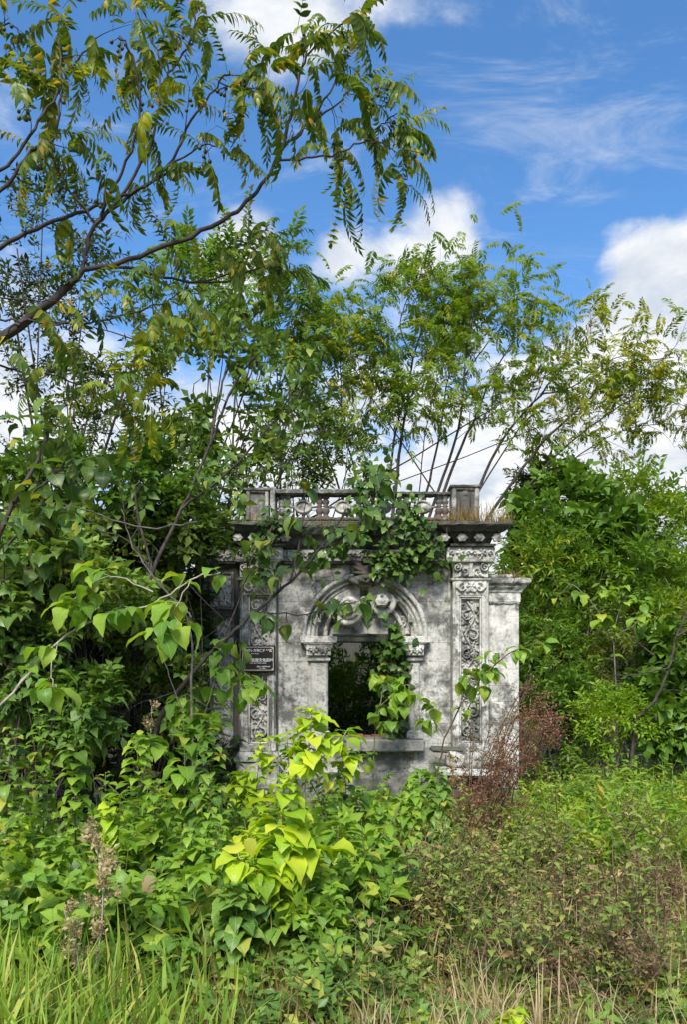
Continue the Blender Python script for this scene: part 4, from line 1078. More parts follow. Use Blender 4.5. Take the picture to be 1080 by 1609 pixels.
stem_tree('slender twin stemmed tree rising behind the middle of the parapet', 16.0, [
    ([(622, 775), (630, 700), (641, 620), (650, 540), (672, 460), (695, 412)], .055, .012, .4), ([(610, 772), (620, 690), (628, 640), (620, 560), (600, 490), (590, 440)], .04, .010, -.3),
    ([(641, 620), (668, 560), (690, 500), (712, 440)], .022, .008, .5), ([(630, 690), (590, 620), (560, 560), (548, 500)], .02, .008, -.4), ([(650, 540), (630, 480), (640, 430), (660, 395)], .018, .007, .2)], 520, .42, 'back_leaf', FRONDS_AIRY, 622, tw=8)
stem_tree('tree with a fan of thin leaning stems rising behind the right parapet pier', 16.4, [
    ([(672, 770), (690, 690), (700, 610), (714, 520), (722, 450)], .042, .010, .4), ([(690, 770), (722, 665), (730, 570), (740, 480), (768, 392)], .05, .010, -.2),
    ([(700, 768), (730, 690), (748, 648), (770, 580), (805, 510), (830, 475)], .05, .010, .3), ([(705, 768), (748, 650), (820, 600), (870, 560)][1:], .025, .008, .3), ([(730, 570), (760, 520), (800, 460), (810, 430)], .02, .007, .5),
    ([(660, 770), (668, 690), (676, 640), (690, 560)], .02, .008, -.5), ([(714, 520), (700, 460), (730, 410)], .014, .006, .5)], 640, .42, 'back_leaf', FRONDS_AIRY, 690, tw=8)
stem_tree('tree leaning far out to the right behind the side pier with feathery branches', 16.8, [
    ([(748, 780), (790, 690), (850, 605), (900, 535), (940, 500)], .05, .011, .3), ([(782, 792), (850, 700), (920, 620), (985, 550), (1060, 535)], .05, .010, -.3),
    ([(800, 800), (870, 720), (940, 655), (1000, 612), (1090, 590)], .04, .009, .2), ([(838, 775), (930, 702), (1000, 665), (1060, 660)], .026, .008, .4), ([(850, 605), (900, 590), (960, 540), (1010, 530)], .02, .007, -.2),
    ([(770, 745), (830, 640), (860, 560), (880, 490)], .025, .008, .6), ([(900, 640), (980, 610), (1060, 620), (1100, 640)], .015, .006, .2)], 680, .42, 'back_leaf', FRONDS_AIRY, 770, tw=9)
stem_tree('thin stemmed tree leaning left behind the left end of the parapet', 15.8, [
    ([(582, 740), (556, 662), (520, 600), (492, 560)], .032, .008, .2), ([(560, 745), (540, 660), (535, 560), (540, 480)], .03, .009, .4), ([(530, 760), (508, 690), (500, 620), (470, 540), (460, 480)], .03, .008, -.2),
    ([(520, 600), (500, 540), (510, 470)], .016, .006, .4), ([(556, 660), (580, 600), (575, 530), (560, 470)], .018, .006, .4)], 440, .40, 'back_leaf', FRONDS_AIRY, 565, tw=8)

# ================================================================== trees on the left
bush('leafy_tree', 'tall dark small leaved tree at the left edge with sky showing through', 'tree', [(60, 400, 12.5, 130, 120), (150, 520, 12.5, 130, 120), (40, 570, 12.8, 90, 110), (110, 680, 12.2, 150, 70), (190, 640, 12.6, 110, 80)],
     680, SPRAYS, 'dark_and_shade_leaf', .34, base=(-5.35, 12.4), stems=10, bark='bark_dark', stem_r=.05, clump=9, shell=.35)
bush('leafy_tree', 'grey green thinly leaved tree between the dark tree and the ruin, white sky glinting through', 'tree', [(300, 640, 11.8, 120, 90), (250, 740, 11.6, 150, 70), (380, 720, 12.0, 110, 90), (310, 540, 12.0, 100, 80), (430, 620, 13, 70, 80)],
     400, SPRAYS_W, 'mid_leaf', .31, base=(-2.75, 12.0), stems=10, bark='bark_dark', stem_r=.04, clump=8, shell=.3)
bush('leafy_tree', 'airy light green tree seen between the hanging branches left of centre', 'tree', [(400, 470, 15.5, 110, 70), (300, 450, 15.5, 80, 60), (470, 520, 15.5, 60, 60)],
     380, FRONDS_AIRY, 'back_leaf_green', .5, base=(-2.4, 15.5), stems=9, bark='bark_dark', stem_r=.04, clump=6, shell=.3)
bush('leafy_tree', 'dark round crowned tree low behind the parapet left of centre', 'tree', [(470, 690, 15.2, 70, 60), (530, 730, 15.2, 60, 40), (420, 760, 15.2, 80, 50)], 300, SPRAYS, 'mid_leaf', .42, base=(-1., 15.3), stems=7, bark='bark_dark', stem_r=.04)
bush('leafy_tree', 'dark crowned tree showing above the bushes at the right of the ruin', 'tree', [(895, 765, 18, 55, 35), (880, 800, 18, 70, 40)], 360, SPRAYS, 'dark_and_shade_leaf', .5, base=(5.3, 18), stems=6, bark='bark_dark', stem_r=.05)
# broad leaved trees with individually hung leaves
def broad_tree(name, label, cat, Y, base_px, limbs, nleaf, size, mat, bark, droop=.55, group=None, base_y=None, tw=5, L=.45, twr=.006, tmin=.3, hangv=None, cl=None):
    by = Y if base_y is None else base_y; bX = (base_px-CX)/F*by; B = np.array([bX, by, float(gz(bX, by))-.03]); t = thing(name, label, cat, B, group)
    sites = []
    for li, (px, r0, r1, dY, nt) in enumerate(limbs):
        p = limb_pts(px, Y, Y+dY, 5, .012)
        if li == 0: p = np.vstack([catmull([B, (B*.55+p[0]*.45)+np.array([-.05, 0, .05]), p[0]], 4)[:-1], p])
        g = Geo(); tube(g, p, np.linspace(r0, r1, len(p)), 7)
        s = sub_twigs(g, p, nt, L, twr, tmin, .1, .9, None, 4, 1, .5, .15) if nt else []
        if nt: s.append((p[-1], nz3(p[-1]-p[-2])))
        part('trunk' if li == 0 and cat == 'tree' else ('stem' if li == 0 else 'branch'), Geo2(g, B), bark, t, True); sites += s
    ms = big_meshes(mat)
    for k in range(nleaf):
        p, d_ = sites[rng.integers(len(sites))]; v = rdir(1)[0]; v[2] = abs(v[2])*.2-droop*rng.random(); v = nz3(v+np.array(d_)*.3)
        put_leaf(t, ms[rng.integers(8)], p-B+rng.normal(size=3)*.008, v, np.array([0, 0, 1.])+rng.normal(size=3)*.25, size*(.6+.7*rng.random()))
    return t
broad_tree('mulberry_tree', 'leafy tree with dark drooping leaves before the left end of the ruin', 'tree', 8.6, 190, [
    ([(215, 1010), (240, 900), (285, 800), (330, 700), (360, 620), (400, 560)], .032, .010, .2, 9),
    ([(285, 800), (360, 740), (430, 660), (470, 600)], .016, .007, -.3, 8), ([(330, 700), (350, 600), (380, 520), (420, 480)], .015, .007, .3, 8), ([(240, 900), (215, 800), (210, 720), (200, 660)], .016, .007, .2, 7),
    ([(240, 900), (200, 850), (150, 830), (110, 790)], .012, .005, -.4, 5)], 296, .125, 'big_leaf', 'bark_dark')
broad_tree('mulberry_tree', 'dark branch of large pointed leaves slanting across the front of the sign and arch', 'tree', 7.3, 205, [
    ([(250, 1130), (300, 1060), (350, 1008), (400, 962), (455, 915), (505, 860), (545, 800)], .028, .008, .0, 11),
    ([(455, 915), (470, 850), (480, 790)], .010, .005, .2, 6), ([(400, 962), (480, 965), (560, 945)], .008, .004, -.1, 6), ([(505, 860), (560, 830), (590, 780), (580, 735)], .008, .004, .0, 6), ([(350, 1008), (390, 900), (400, 850)], .010, .004, .2, 5)], 92, .165, 'big_leaf', 'bark_dark', droop=1.2, L=.2)
broad_tree('mulberry_tree', 'big leaved tree filling the left edge halfway up, some leaves curling', 'tree', 5.6, -70, [
    ([(-30, 1000), (-10, 880), (20, 790), (60, 720), (80, 660)], .03, .010, .2, 8), ([(20, 790), (70, 760), (110, 720)], .012, .005, -.2, 6), ([(-10, 880), (40, 830), (70, 830)], .012, .005, .2, 6), ([(-20, 940), (20, 900), (60, 890)], .012, .005, .2, 5)], 190, .145, 'big_leaf', 'bark_dark', droop=1.0)
broad_tree('sapling', 'pale slanting stem with bright heart shaped leaf clusters before the dark hollow at left', 'sapling', 4.9, -110, [
    ([(-40, 1150), (20, 1088), (90, 1010), (170, 965), (240, 948), (300, 910), (345, 900)], .010, .005, .3, 6), ([(240, 930), (170, 905), (110, 945)], .005, .003, .1, 4), ([(90, 1010), (80, 1060), (88, 1080)], .004, .003, -.1, 2), ([(300, 910), (270, 960), (245, 990)], .004, .003, -.1, 4)], 80, .15, 'big_bright', 'twig_pale', droop=.8, L=.12, twr=.003)
broad_tree('sapling', 'thin stemmed sapling with light green leaves rising left of the plaque', 'sapling', 6.6, 300, [
    ([(310, 1180), (325, 1110), (340, 1060), (350, 1010)], .010, .005, .0, 5), ([(340, 1060), (375, 1080), (390, 1060)], .005, .003, .1, 4), ([(325, 1110), (290, 1090), (300, 1130)], .005, .003, -.1, 3)], 60, .15, 'big_bright', 'bark_green', droop=.8, L=.15, twr=.003)
broad_tree('sapling', 'long leaning branch of drooping leaves crossing the right pilaster and side pier', 'sapling', 8.6, 680, [
    ([(690, 1205), (700, 1160), (722, 1115), (752, 1072), (800, 1028), (850, 1008)], .012, .005, -.2, 7), ([(722, 1115), (735, 1075), (765, 1040)], .005, .003, .0, 4), ([(700, 1160), (685, 1135), (682, 1110)], .005, .003, .1, 2)], 62, .17, 'big_bright', 'twig_brown', droop=1.0, L=.15, twr=.003, tmin=.45)
broad_tree('sapling', 'green sapling with drooping leaves standing inside the lower right of the window', 'sapling', 10.5, 590, [
    ([(588, 1215), (590, 1150), (598, 1110), (604, 1072)], .012, .006, .1, 6), ([(598, 1110), (622, 1090), (634, 1072)], .006, .004, .1, 5)], 60, .18, 'big_bright', 'bark_green', droop=1.0, L=.22, twr=.004)

# ================================================================== shrubs to the right of the ruin
SH = [
    ('big leaved dark green shrub directly behind the cornice end on the right', [(880, 815, 14.2, 75, 55), (930, 850, 14.2, 70, 40)], 360, SPRAYS_BIG, 'bush_green', .36),
    ('yellow green shrub high at the right edge above the others', [(1000, 810, 15.5, 90, 55), (1070, 850, 15.0, 60, 70)], 700, SPRAYS, 'bush_yellow', .42),
    ('fine leaved shrub with tangled twigs beside the side pier', [(850, 900, 13.4, 60, 70), (860, 1000, 13.2, 50, 70)], 560, SPRAYS_N, 'bush_yellow', .36),
    ('bright yellow green shrub in the middle of the right hand thicket', [(960, 900, 14.0, 110, 55), (1050, 930, 13.6, 70, 60)], 900, SPRAYS, 'bush_yellow', .36),
    ('brownish open twigged shrub in the right hand thicket', [(930, 1000, 13.6, 90, 60), (1000, 1050, 13.6, 80, 50)], 420, SPRAYS_N, 'weed', .34),
    ('glossy dark green shrub hugging the right side of the pier', [(868, 1060, 12.6, 50, 70), (890, 1120, 12.3, 60, 50)], 620, SPRAYS, 'bush_green', .30),
    ('round bright green shrub at the foot of the right hand thicket', [(962, 1135, 11.6, 52, 42)], 430, SPRAYS, 'bright_weed', .24),
    ('dark large leaved shrub low at the right edge', [(1060, 1120, 11.8, 55, 55), (1080, 1050, 12.5, 40, 50)], 380, SPRAYS_BIG, 'bush_green', .32),
    ('dark leafy shrub deep behind the right hand thicket', [(930, 960, 17.0, 170, 110), (1060, 1000, 17.0, 130, 120)], 900, SPRAYS, 'dark_and_shade_leaf', .55),
    ('yellowing shrub at the far right edge of the thicket', [(1075, 1000, 13, 50, 70)], 420, SPRAYS_N, 'bush_yellow', .32),
]
for lab, e, n, tp, mt, s in SH: bush('shrub', lab, 'shrub', e, n, tp, mt, s, group='shrubs right of the ruin', stems=7, bark='bark_grey', stem_r=.02)
broad_tree('sapling', 'spreading light green spray of broad leaves in the thicket right of the pier', 'sapling', 12.4, 990, [
    ([(965, 1010), (940, 960), (910, 925), (890, 915)], .015, .006, .0, 6), ([(965, 990), (980, 940), (960, 930)], .008, .004, .0, 5), ([(965, 1000), (1000, 980), (1010, 960)], .008, .004, .0, 4)], 90, .19, 'big_bright', 'bark_grey', droop=.4, L=.3, twr=.005)
# bare grey curving branch
def bare_branch(label, Y, limbs, base_px, bark, cat='tree', name='bare_tree'):
    bX = (base_px-CX)/F*Y; B = np.array([bX, Y, float(gz(bX, Y))]); t = thing(name, label, cat, B)
    for k, (px, r0, r1, dY, nt) in enumerate(limbs):
        p = limb_pts(px, Y, Y+dY, 6, .012); g = Geo()
        if k == 0: p = np.vstack([[B], p])
        tube(g, p, np.linspace(r0, r1, len(p)), 7); 
        if nt: sub_twigs(g, p, nt, .5, r1*.6, .3, .1, .9, None, 3, 2)
        part('trunk' if k == 0 else 'branch', Geo2(g, B), bark, t, True)
bare_branch('bare grey curving trunk with leafless twigs at the right edge', 11.2, [([(1000, 1128), (1030, 1100), (1052, 1050), (1064, 1000), (1085, 955)],   .026, .014, .1, 5), ([(1052, 1050), (1000, 1060), (950, 1062)], .014, .005, .2, 5), ([(1064, 1000), (1100, 980)], .02, .012, .0, 3), ([(1030, 1030), (990, 1000), (940, 1060)][:2], .012, .004, .1, 4)], 985, 'bark_dark')
bare_branch('leafless pale forked branch arching over the dark hollow at left', 6.4, [([(300, 1090), (302, 1020), (292, 970), (262, 930), (230, 900)], .011, .005, .1, 4), ([(300, 970), (260, 930), (210, 860), (190, 800)], .008, .004, .1, 4), ([(250, 980), (258, 1040), (285, 1110)], .005, .003, .0, 2), ([(310, 820), (230, 830), (130, 800), (90, 790)], .008, .003, .0, 5)], 308, 'bark_grey')

# ================================================================== undergrowth around the left hollow, canopy shade put into the dark leaf colour
LH = [
    ('dark shrub crowding the left side wall of the ruin under the trees', [(245, 900, 10.2, 60, 70), (270, 980, 10.4, 35, 50)], 300, SPRAYS_W, 'dark_and_shade_leaf', .33),
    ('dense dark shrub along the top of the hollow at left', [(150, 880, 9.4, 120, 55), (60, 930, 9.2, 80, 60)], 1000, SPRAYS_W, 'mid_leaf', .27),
    ('shadowed shrub at the back of the dark hollow', [(180, 1010, 11.2, 150, 80), (60, 1020, 11, 100, 90)], 900, SPRAYS_W, 'dark_and_shade_leaf', .42),
    ('olive thicket with shade-darkened leaf colour deep in the hollow under the trees', [(240, 1090, 11.6, 110, 70), (120, 1110, 11.4, 100, 60)], 700, SPRAYS, 'dark_and_shade_leaf', .34),
    ('broad leaved shrub low at the left edge beneath the slanting stem', [(90, 1130, 8.0, 60, 50), (20, 1080, 8.2, 45, 55)], 170, SPRAYS_BIG, 'nettle_leaf', .30),
    ('leafy green shrub at mid height on the left edge', [(25, 960, 7.4, 50, 70)], 220, SPRAYS_BIG, 'big_leaf', .28),
    ('tangled shrub with mixed leaves over the left shoulder of the ruin', [(265, 825, 9.8, 70, 40)], 400, SPRAYS_W, 'mid_leaf', .24),
    ('low shrub with shade-darkened leaf colour filling the bottom of the hollow at left', [(150, 1190, 10.4, 150, 40), (40, 1180, 10.2, 90, 50), (270, 1190, 10.4, 60, 40)], 420, SPRAYS_W, 'dark_and_shade_leaf', .34),
    ('shrub behind the left trees closing off the view low down', [(60, 880, 15, 160, 60), (230, 900, 15, 120, 70)], 700, SPRAYS, 'dark_and_shade_leaf', .5),
]
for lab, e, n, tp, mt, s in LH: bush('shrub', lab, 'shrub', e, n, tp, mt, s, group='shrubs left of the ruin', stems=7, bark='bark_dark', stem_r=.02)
bush('shrub', 'light green shrub hanging forward at the left edge above the slanting stem', 'shrub', [(60, 880, 7.6, 80, 45), (140, 920, 7.8, 60, 40)], 420, SPRAYS_W, 'nettle_leaf', .22, group='shrubs left of the ruin', base=(-3.1, 7.7), bark='bark_dark', stem_r=.014)
bush('shrub', 'mid green shrub between the dark hollow and the left panel of the ruin', 'shrub', [(215, 1000, 8.6, 55, 50), (255, 1090, 8.6, 50, 45)], 330, SPRAYS_W, 'mid_leaf', .23, group='shrubs left of the ruin', bark='bark_dark', stem_r=.014)
bush('shrub', 'leafy green shrub under the big leaved tree at the far left', 'shrub', [(30, 1050, 7.4, 50, 60), (110, 1110, 7.6, 60, 45)], 360, SPRAYS_W, 'nettle_leaf', .21, group='shrubs left of the ruin', bark='bark_dark', stem_r=.014)
bush('leafy_tree', 'light mid green leafy crown above the left shoulder of the ruin', 'tree', [(180, 760, 9.4, 120, 60), (240, 760, 9.6, 60, 50), (60, 760, 9.2, 80, 60)], 460, SPRAYS_W, 'bush_green', .23, base=(-3.3, 9.4), bark='bark_dark', stem_r=.022)
# dark trunks in the hollow
bare_branch('cluster of thin dark trunks standing in the hollow at the left edge', 9.0, [([(40, 1180), (34, 1100), (30, 1020), (22, 940)], .05, .03, .0, 0), ([(15, 1180), (8, 1080), (2, 980)], .04, .03, .1, 0), ([(62, 1180), (60, 1100), (80, 1000), (110, 900)], .035, .02, .1, 3)], 40, 'bark_dark')
# ------------------------------------------------------------------ inside the ruin and on it
bush('shrub', 'green shrub growing inside the ruin, seen through the window', 'shrub', [(560, 1045, 12.7, 95, 45), (630, 1080, 12.5, 50, 55), (540, 1100, 13.2, 60, 40)], 1100, SPRAYS, 'bush_yellow', .27, stems=6, bark='bark_dark')
def creeper(label, vines, n, size, mat, tpls, spread=.16, tri=False):
    p0 = vines[0][0]; a, b, Y = p0; B = P(a, b, Y); t = thing('creeper', label, 'climbing plant', B); g = Geo(); sites = []
    for v in vines:
        p = catmull([P(*q) for q in v], 6)+0; p[1:] += rng.normal(size=p[1:].shape)*.02; tube(g, p, np.linspace(.012, .004, len(p)), 5); sites += list(p)
    part('stem', Geo2(g, B), 'twig_brown', t, True)
    s = np.array(sites); k = rng.integers(len(s), size=n); pos = s[k]+rng.normal(size=(n, 3))*np.array([spread, spread*.35, spread]); pos[:, 1] = np.minimum(pos[:, 1], s[k][:, 1]+.02)
    D = nz3(rdir(n)*.8+np.array([0, -.35, -.55])); U = np.tile((0, -.9, .5), (n, 1))+rng.normal(size=(n, 3))*.35
    ms = [i for i in range(len(tpls))]; ch = rng.integers(len(tpls), size=n); mesh_l = []
    for tp in tpls:
        gg = Geo(); gg.add(tp[0], tp[1], tp[2], tp[3]); mesh_l.append(gg.mesh('leaf', mat, True))
    for i in range(min(n, 298)): put_leaf(t, mesh_l[ch[i]], pos[i]-B, D[i], U[i], size*(.6+.8*rng.random()))
    if n > 298:
        g = Geo()
        for c in ms:
            q = (ch == c) & (np.arange(n) >= 298); g.scatter(tpls[c], frames(D[q], U[q], size*(.6+.8*rng.random(q.sum()))), pos[q]-B, rng.random(q.sum()))
        part('foliage', g, mat, t, True, 'stuff')
VL = [leaf_tpl('heart', .1, -.5, .12, .2, .12, .02, 90), leaf_tpl('ovate', .1, -.6, .12, .2, .15, .02, 91), leaf_tpl('lobed', .0, -.5, .12, .1, .12, .02, 92)]
creeper('dense green creeper hanging from the parapet down over the arch', [[(640, 790, 10.6), (650, 830, 10.55), (640, 870, 10.72), (630, 890, 10.75)], [(640, 800, 10.6), (670, 850, 10.6), (680, 890, 10.8)], [(630, 820, 10.55), (605, 870, 10.7), (600, 895, 10.75)]], 420, .105, 'vine_leaf', VL, .105)
creeper('leafy creeper climbing the balustrade in the middle of the parapet', [[(575, 830, 10.6), (580, 790, 10.75), (575, 750, 10.8), (580, 720, 10.9)], [(580, 790, 10.75), (600, 760, 10.8), (610, 740, 10.9)], [(575, 830, 10.6), (540, 850, 10.6), (510, 870, 10.7), (480, 880, 10.7)]], 290, .115, 'vine_leaf', VL, .13)
creeper('creeper trailing over the left end of the cornice and capital', [[(440, 800, 10.6), (420, 840, 10.55), (400, 870, 10.6), (420, 910, 10.7)]], 110, .10, 'vine_leaf', VL, .10)
creeper('creeper hanging inside the right half of the window opening', [[(625, 990, 10.85), (622, 1010, 10.95), (612, 1060, 11.0), (622, 1120, 11.0), (618, 1150, 10.95)], [(632, 1000, 10.85), (634, 1030, 11.0), (634, 1090, 11.0)], [(615, 1005, 10.95), (600, 1040, 11.05), (600, 1080, 11.0)]], 260, .11, 'vine_leaf', VL, .08)
creeper('wisp of creeper crossing the left volute of the arch', [[(500, 960, 10.7), (540, 950, 10.6), (575, 945, 10.6), (585, 965, 10.65)]], 22, .15, 'big_leaf', VL, .06)
# ================================================================== helpers for the foreground
def inv(px, py):
    """ground point seen at a pixel"""
    Y = 6.0
    for _ in range(30):
        X = (px-CX)/F*Y; z = float(gz(X, Y)); Y = .5*Y+.5*min(40, max(2.5, (CAM_H-z)*F/max(py-HOR, 20)))
    return np.array([(px-CX)/F*Y, Y, float(gz((px-CX)/F*Y, Y))])
def proj(p): return p[..., 0]/p[..., 1]*F+CX, HOR-(p[..., 2]-CAM_H)/p[..., 1]*F
def ground_scatter(n, y0, y1, pw=1.6, xm=.52):
    """ground points filling the view, denser near"""
    u = rng.random(n); a = y0**(1-pw); b = y1**(1-pw); Y = (a+(b-a)*u)**(1/(1-pw)); X = (rng.random(n)*2-1)*Y*xm
    return np.stack([X, Y, gz(X, Y)], -1)

# ------------------------------------------------------------------ saplings whose leaves are single objects
def sapling(label, Y, stem, nleaf, size, mat, bark='bark_green', top=.45, group=None, cat='sapling', name='sapling', r0=.009, pa=.2, tilt=-.1, spread=1.0, extra=()):
    """stem: pixel polyline, first point at ground"""
    pts = [P(a, b, Y) for a, b in stem]; B = np.array([pts[0][0], Y, float(gz(pts[0][0], Y))]); pts[0] = B
    t = thing(name, label, cat, B, group); ms = big_meshes(mat)
    stems = [catmull(pts, 6)]+[catmull([P(a, b, Y+dy) for a, b, dy in e], 6) for e in extra]
    for si, p in enumerate(stems):
        g = Geo(); tube(g, p, np.linspace(r0 if si == 0 else r0*.5, r0*.35, len(p)), 6); part('stem' if si == 0 else 'branch', Geo2(g, B), bark, t, True)
    n = int(nleaf*2.0); L = [len(s) for s in stems]
    for k in range(n):
        si = 0 if (len(stems) == 1 or rng.random() < .55) else 1+rng.integers(len(stems)-1); p = stems[si]
        tt = (1-top if si == 0 else .3)+(top if si == 0 else .7)*(k+.5)/n; tt = min(1, tt+.0); i = min(int(tt*(len(p)-1)), len(p)-2); f = tt*(len(p)-1)-i; q = p[i]*(1-f)+p[i+1]*f
        a = k*2.399+rng.normal()*.3; up = pa+tilt+.5*(k/n)**3+rng.normal()*.12
        d_ = np.array([math.cos(a)*math.cos(up)*spread, math.sin(a)*math.cos(up)*spread, math.sin(up)])
        young = 1-.55*max(0, (k/n-.75)/.25)
        put_leaf(t, ms[rng.integers(8) if k/n > .3 else [3, 4, 5, 6, 7][rng.integers(5)]], q-B, d_, np.array([0, 0, 1.])+rng.normal(size=3)*.15, size*.76*young*(.7+.55*rng.random()))
    return t
SAP = [
    ('brightest lime green sapling before the ruin, its leaf whorl atop a thin dark stem', 4.1, [(440, 1640), (438, 1490), (442, 1350), (446, 1222)], 54, .20, 'big_lime', .5, dict(bark='twig_brown', r0=.007, pa=.15, extra=[[(440, 1400, 0), (400, 1370, -.1), (370, 1345, -.15)], [(443, 1340, 0), (490, 1330, .05), (525, 1345, .1)]])),
    ('lime sapling with side whorl left of the thin dark stem', 4.4, [(395, 1600), (392, 1500), (385, 1420), (392, 1340), (395, 1310)], 30, .19, 'big_lime', .55, dict(r0=.006)),
    ('arching green sapling with a round leaf head before the window sill', 5.8, [(470, 1340), (478, 1250), (486, 1170), (490, 1112)], 56, .205, 'big_lime', .55, dict(bark='twig_pale', r0=.009, extra=[[(478, 1250, 0), (430, 1190, .1), (425, 1160, .1)], [(482, 1210, 0), (530, 1170, .1), (545, 1150, .1)], [(480, 1260, 0), (535, 1210, .2), (550, 1180, .2)]])),
    ('leaning sapling left of the ruin with a drooping bright crown', 5.6, [(285, 1420), (285, 1320), (290, 1230), (288, 1135)], 52, .19, 'big_bright', .55, dict(r0=.008, extra=[[(288, 1220, 0), (240, 1170, .1), (225, 1160, .1)], [(288, 1200, 0), (320, 1150, .1), (330, 1130, .1)]])),
    ('small yellow green sapling at the foot of the left pilaster', 7.0, [(372, 1330), (376, 1280), (380, 1240), (380, 1215)], 22, .19, 'big_lime', .6, dict(r0=.007)),
    ('sapling with dull green hanging leaves in the left middle foreground', 4.7, [(285, 1560), (282, 1440), (280, 1370), (284, 1310)], 32, .19, 'nettle_leaf', .6, dict(r0=.008, extra=[[(282, 1400, 0), (235, 1350, .0), (225, 1335, 0)], [(282, 1380, 0), (320, 1350, .1), (330, 1335, .1)]])),
    ('green sapling right of the lime one, leaves hanging over ferns', 5.0, [(520, 1470), (525, 1380), (530, 1320), (535, 1290)], 26, .18, 'big_bright', .6, dict(r0=.007, extra=[[(527, 1360, 0), (580, 1320, .1), (600, 1300, .1)]])),
    ('mid green sapling in front of the rubble plinth', 6.6, [(575, 1400), (580, 1330), (575, 1280), (570, 1235)], 28, .20, 'big_bright', .6, dict(r0=.007, extra=[[(578, 1310, 0), (620, 1270, .1), (630, 1250, .1)]])),
    ('short bright sapling under the left end of the broken ledge', 7.2, [(660, 1290), (662, 1250), (665, 1215)], 20, .20, 'big_bright', .7, dict(r0=.007)),
    ('leafy sapling right of the window sill before the plinth', 7.4, [(625, 1330), (630, 1290), (640, 1240)], 20, .17, 'nettle_leaf', .7, dict(r0=.007)),
    ('tender lime seedling at the bottom edge right of centre', 3.2, [(815, 1680), (812, 1630), (812, 1590)], 16, .11, 'big_lime', .8, dict(r0=.004, pa=.3)),
    ('pale green seedling at the bottom edge near the centre', 3.2, [(690, 1690), (680, 1640), (668, 1590)], 9, .09, 'big_lime', .7, dict(r0=.003)),
    ('slim green sapling with narrow hanging leaves in the lower left centre', 3.9, [(345, 1650), (350, 1560), (355, 1480), (352, 1410)], 34, .15, 'nettle_leaf', .75, dict(r0=.006)),
    ('leafy dark stemmed sapling beside the slim one in the lower left centre', 3.8, [(375, 1660), (378, 1560), (372, 1450), (368, 1390)], 36, .145, 'nettle_leaf', .75, dict(r0=.006)),
    ('low sapling with round leaves at the lower middle', 3.9, [(310, 1660), (300, 1570), (296, 1500)], 26, .14, 'nettle_leaf', .75, dict(r0=.005)),
    ('thin stemmed green sapling just right of the lime one at lower centre', 4.2, [(505, 1560), (500, 1490), (510, 1420), (520, 1390)], 22, .14, 'big_bright', .7, dict(r0=.005)),
]
for lab, Y, st, n, s, mt, top, kw in SAP: sapling(lab, Y, st, n, s, mt, top=top, **kw)
# the bed of big nettle-like leaves on the left
bed = [(30, 1215), (75, 1195), (120, 1240), (165, 1205), (205, 1235), (45, 1290), (100, 1300), (150, 1275), (195, 1300), (240, 1260), (20, 1350), (70, 1370), (130, 1350), (185, 1365), (235, 1330), (255, 1225), (10, 1240), (320, 1270), (330, 1320), (350, 1220)]
for k, (a, b) in enumerate(bed):
    Y = 6.6-(b-1195)/175*2.0+rng.normal()*.15; base = P(a, b, Y); gx = base[0]; gy = float(gz(gx, Y)); pyb = HOR-(gy-CAM_H)/Y*F
    sapling('broad leaved weed in the bed on the left, '+('upper row' if b < 1245 else 'middle rows' if b < 1310 else 'lower row')+', '+('against the left edge' if a < 60 else 'left part' if a < 140 else 'middle' if a < 215 else 'right part'), Y, [(a+rng.normal()*12, pyb), (a+rng.normal()*8, (pyb*2+b)/3), (a, b+10)], 24, .15*(.8+.4*rng.random()), 'nettle_leaf' if k % 3 else 'big_bright', top=.7, group='broad leaved weeds in the bed on the left', cat='weed', name='nettle_weed', r0=.006)
MORE = [(60, 1150, 1420, 5.6), (20, 1180, 1440, 5.2), (120, 1175, 1430, 5.4), (215, 1190, 1440, 5.2), (170, 1290, 1500, 4.6), (245, 1260, 1500, 4.7), (335, 1190, 1440, 5.4), (330, 1260, 1520, 4.6), (345, 1330, 1560, 4.2),
        (410, 1190, 1420, 5.8), (450, 1180, 1420, 6.0), (545, 1190, 1400, 6.2), (600, 1250, 1430, 5.6), (560, 1330, 1520, 4.6), (480, 1340, 1540, 4.5), (610, 1330, 1480, 5.0), (410, 1400, 1600, 4.0), (250, 1400, 1590, 4.0), (90, 1330, 1530, 4.4), (30, 1300, 1520, 4.4),
        (650, 1240, 1400, 6.2), (690, 1220, 1380, 6.6), (520, 1420, 1600, 4.0), (300, 1320, 1540, 4.4)]
for k, (a, b, c, Y) in enumerate(MORE):
    b -= 35 if k < 12 else 15
    mt = ['big_bright', 'nettle_leaf', 'big_bright', 'big_bright', 'big_lime'][k % 5]
    sapling(['light green', 'mid green', 'light green', 'fresh green', 'lime green'][k % 5]+' sapling in the tangle before the ruin, '+('far left' if a < 100 else 'left' if a < 230 else 'left of centre' if a < 380 else 'centre' if a < 520 else 'right of centre')+(', tall' if b < 1200 else ', of middle height' if b < 1300 else ', low'),
            Y, [(a+8, c), (a+rng.normal()*8, (b+c)/2), (a, b)], 34, .135*(.75+.5*rng.random()), mt, top=.65, group='saplings in the tangle before the ruin', r0=.006, bark='twig_brown' if k % 3 else 'bark_green')
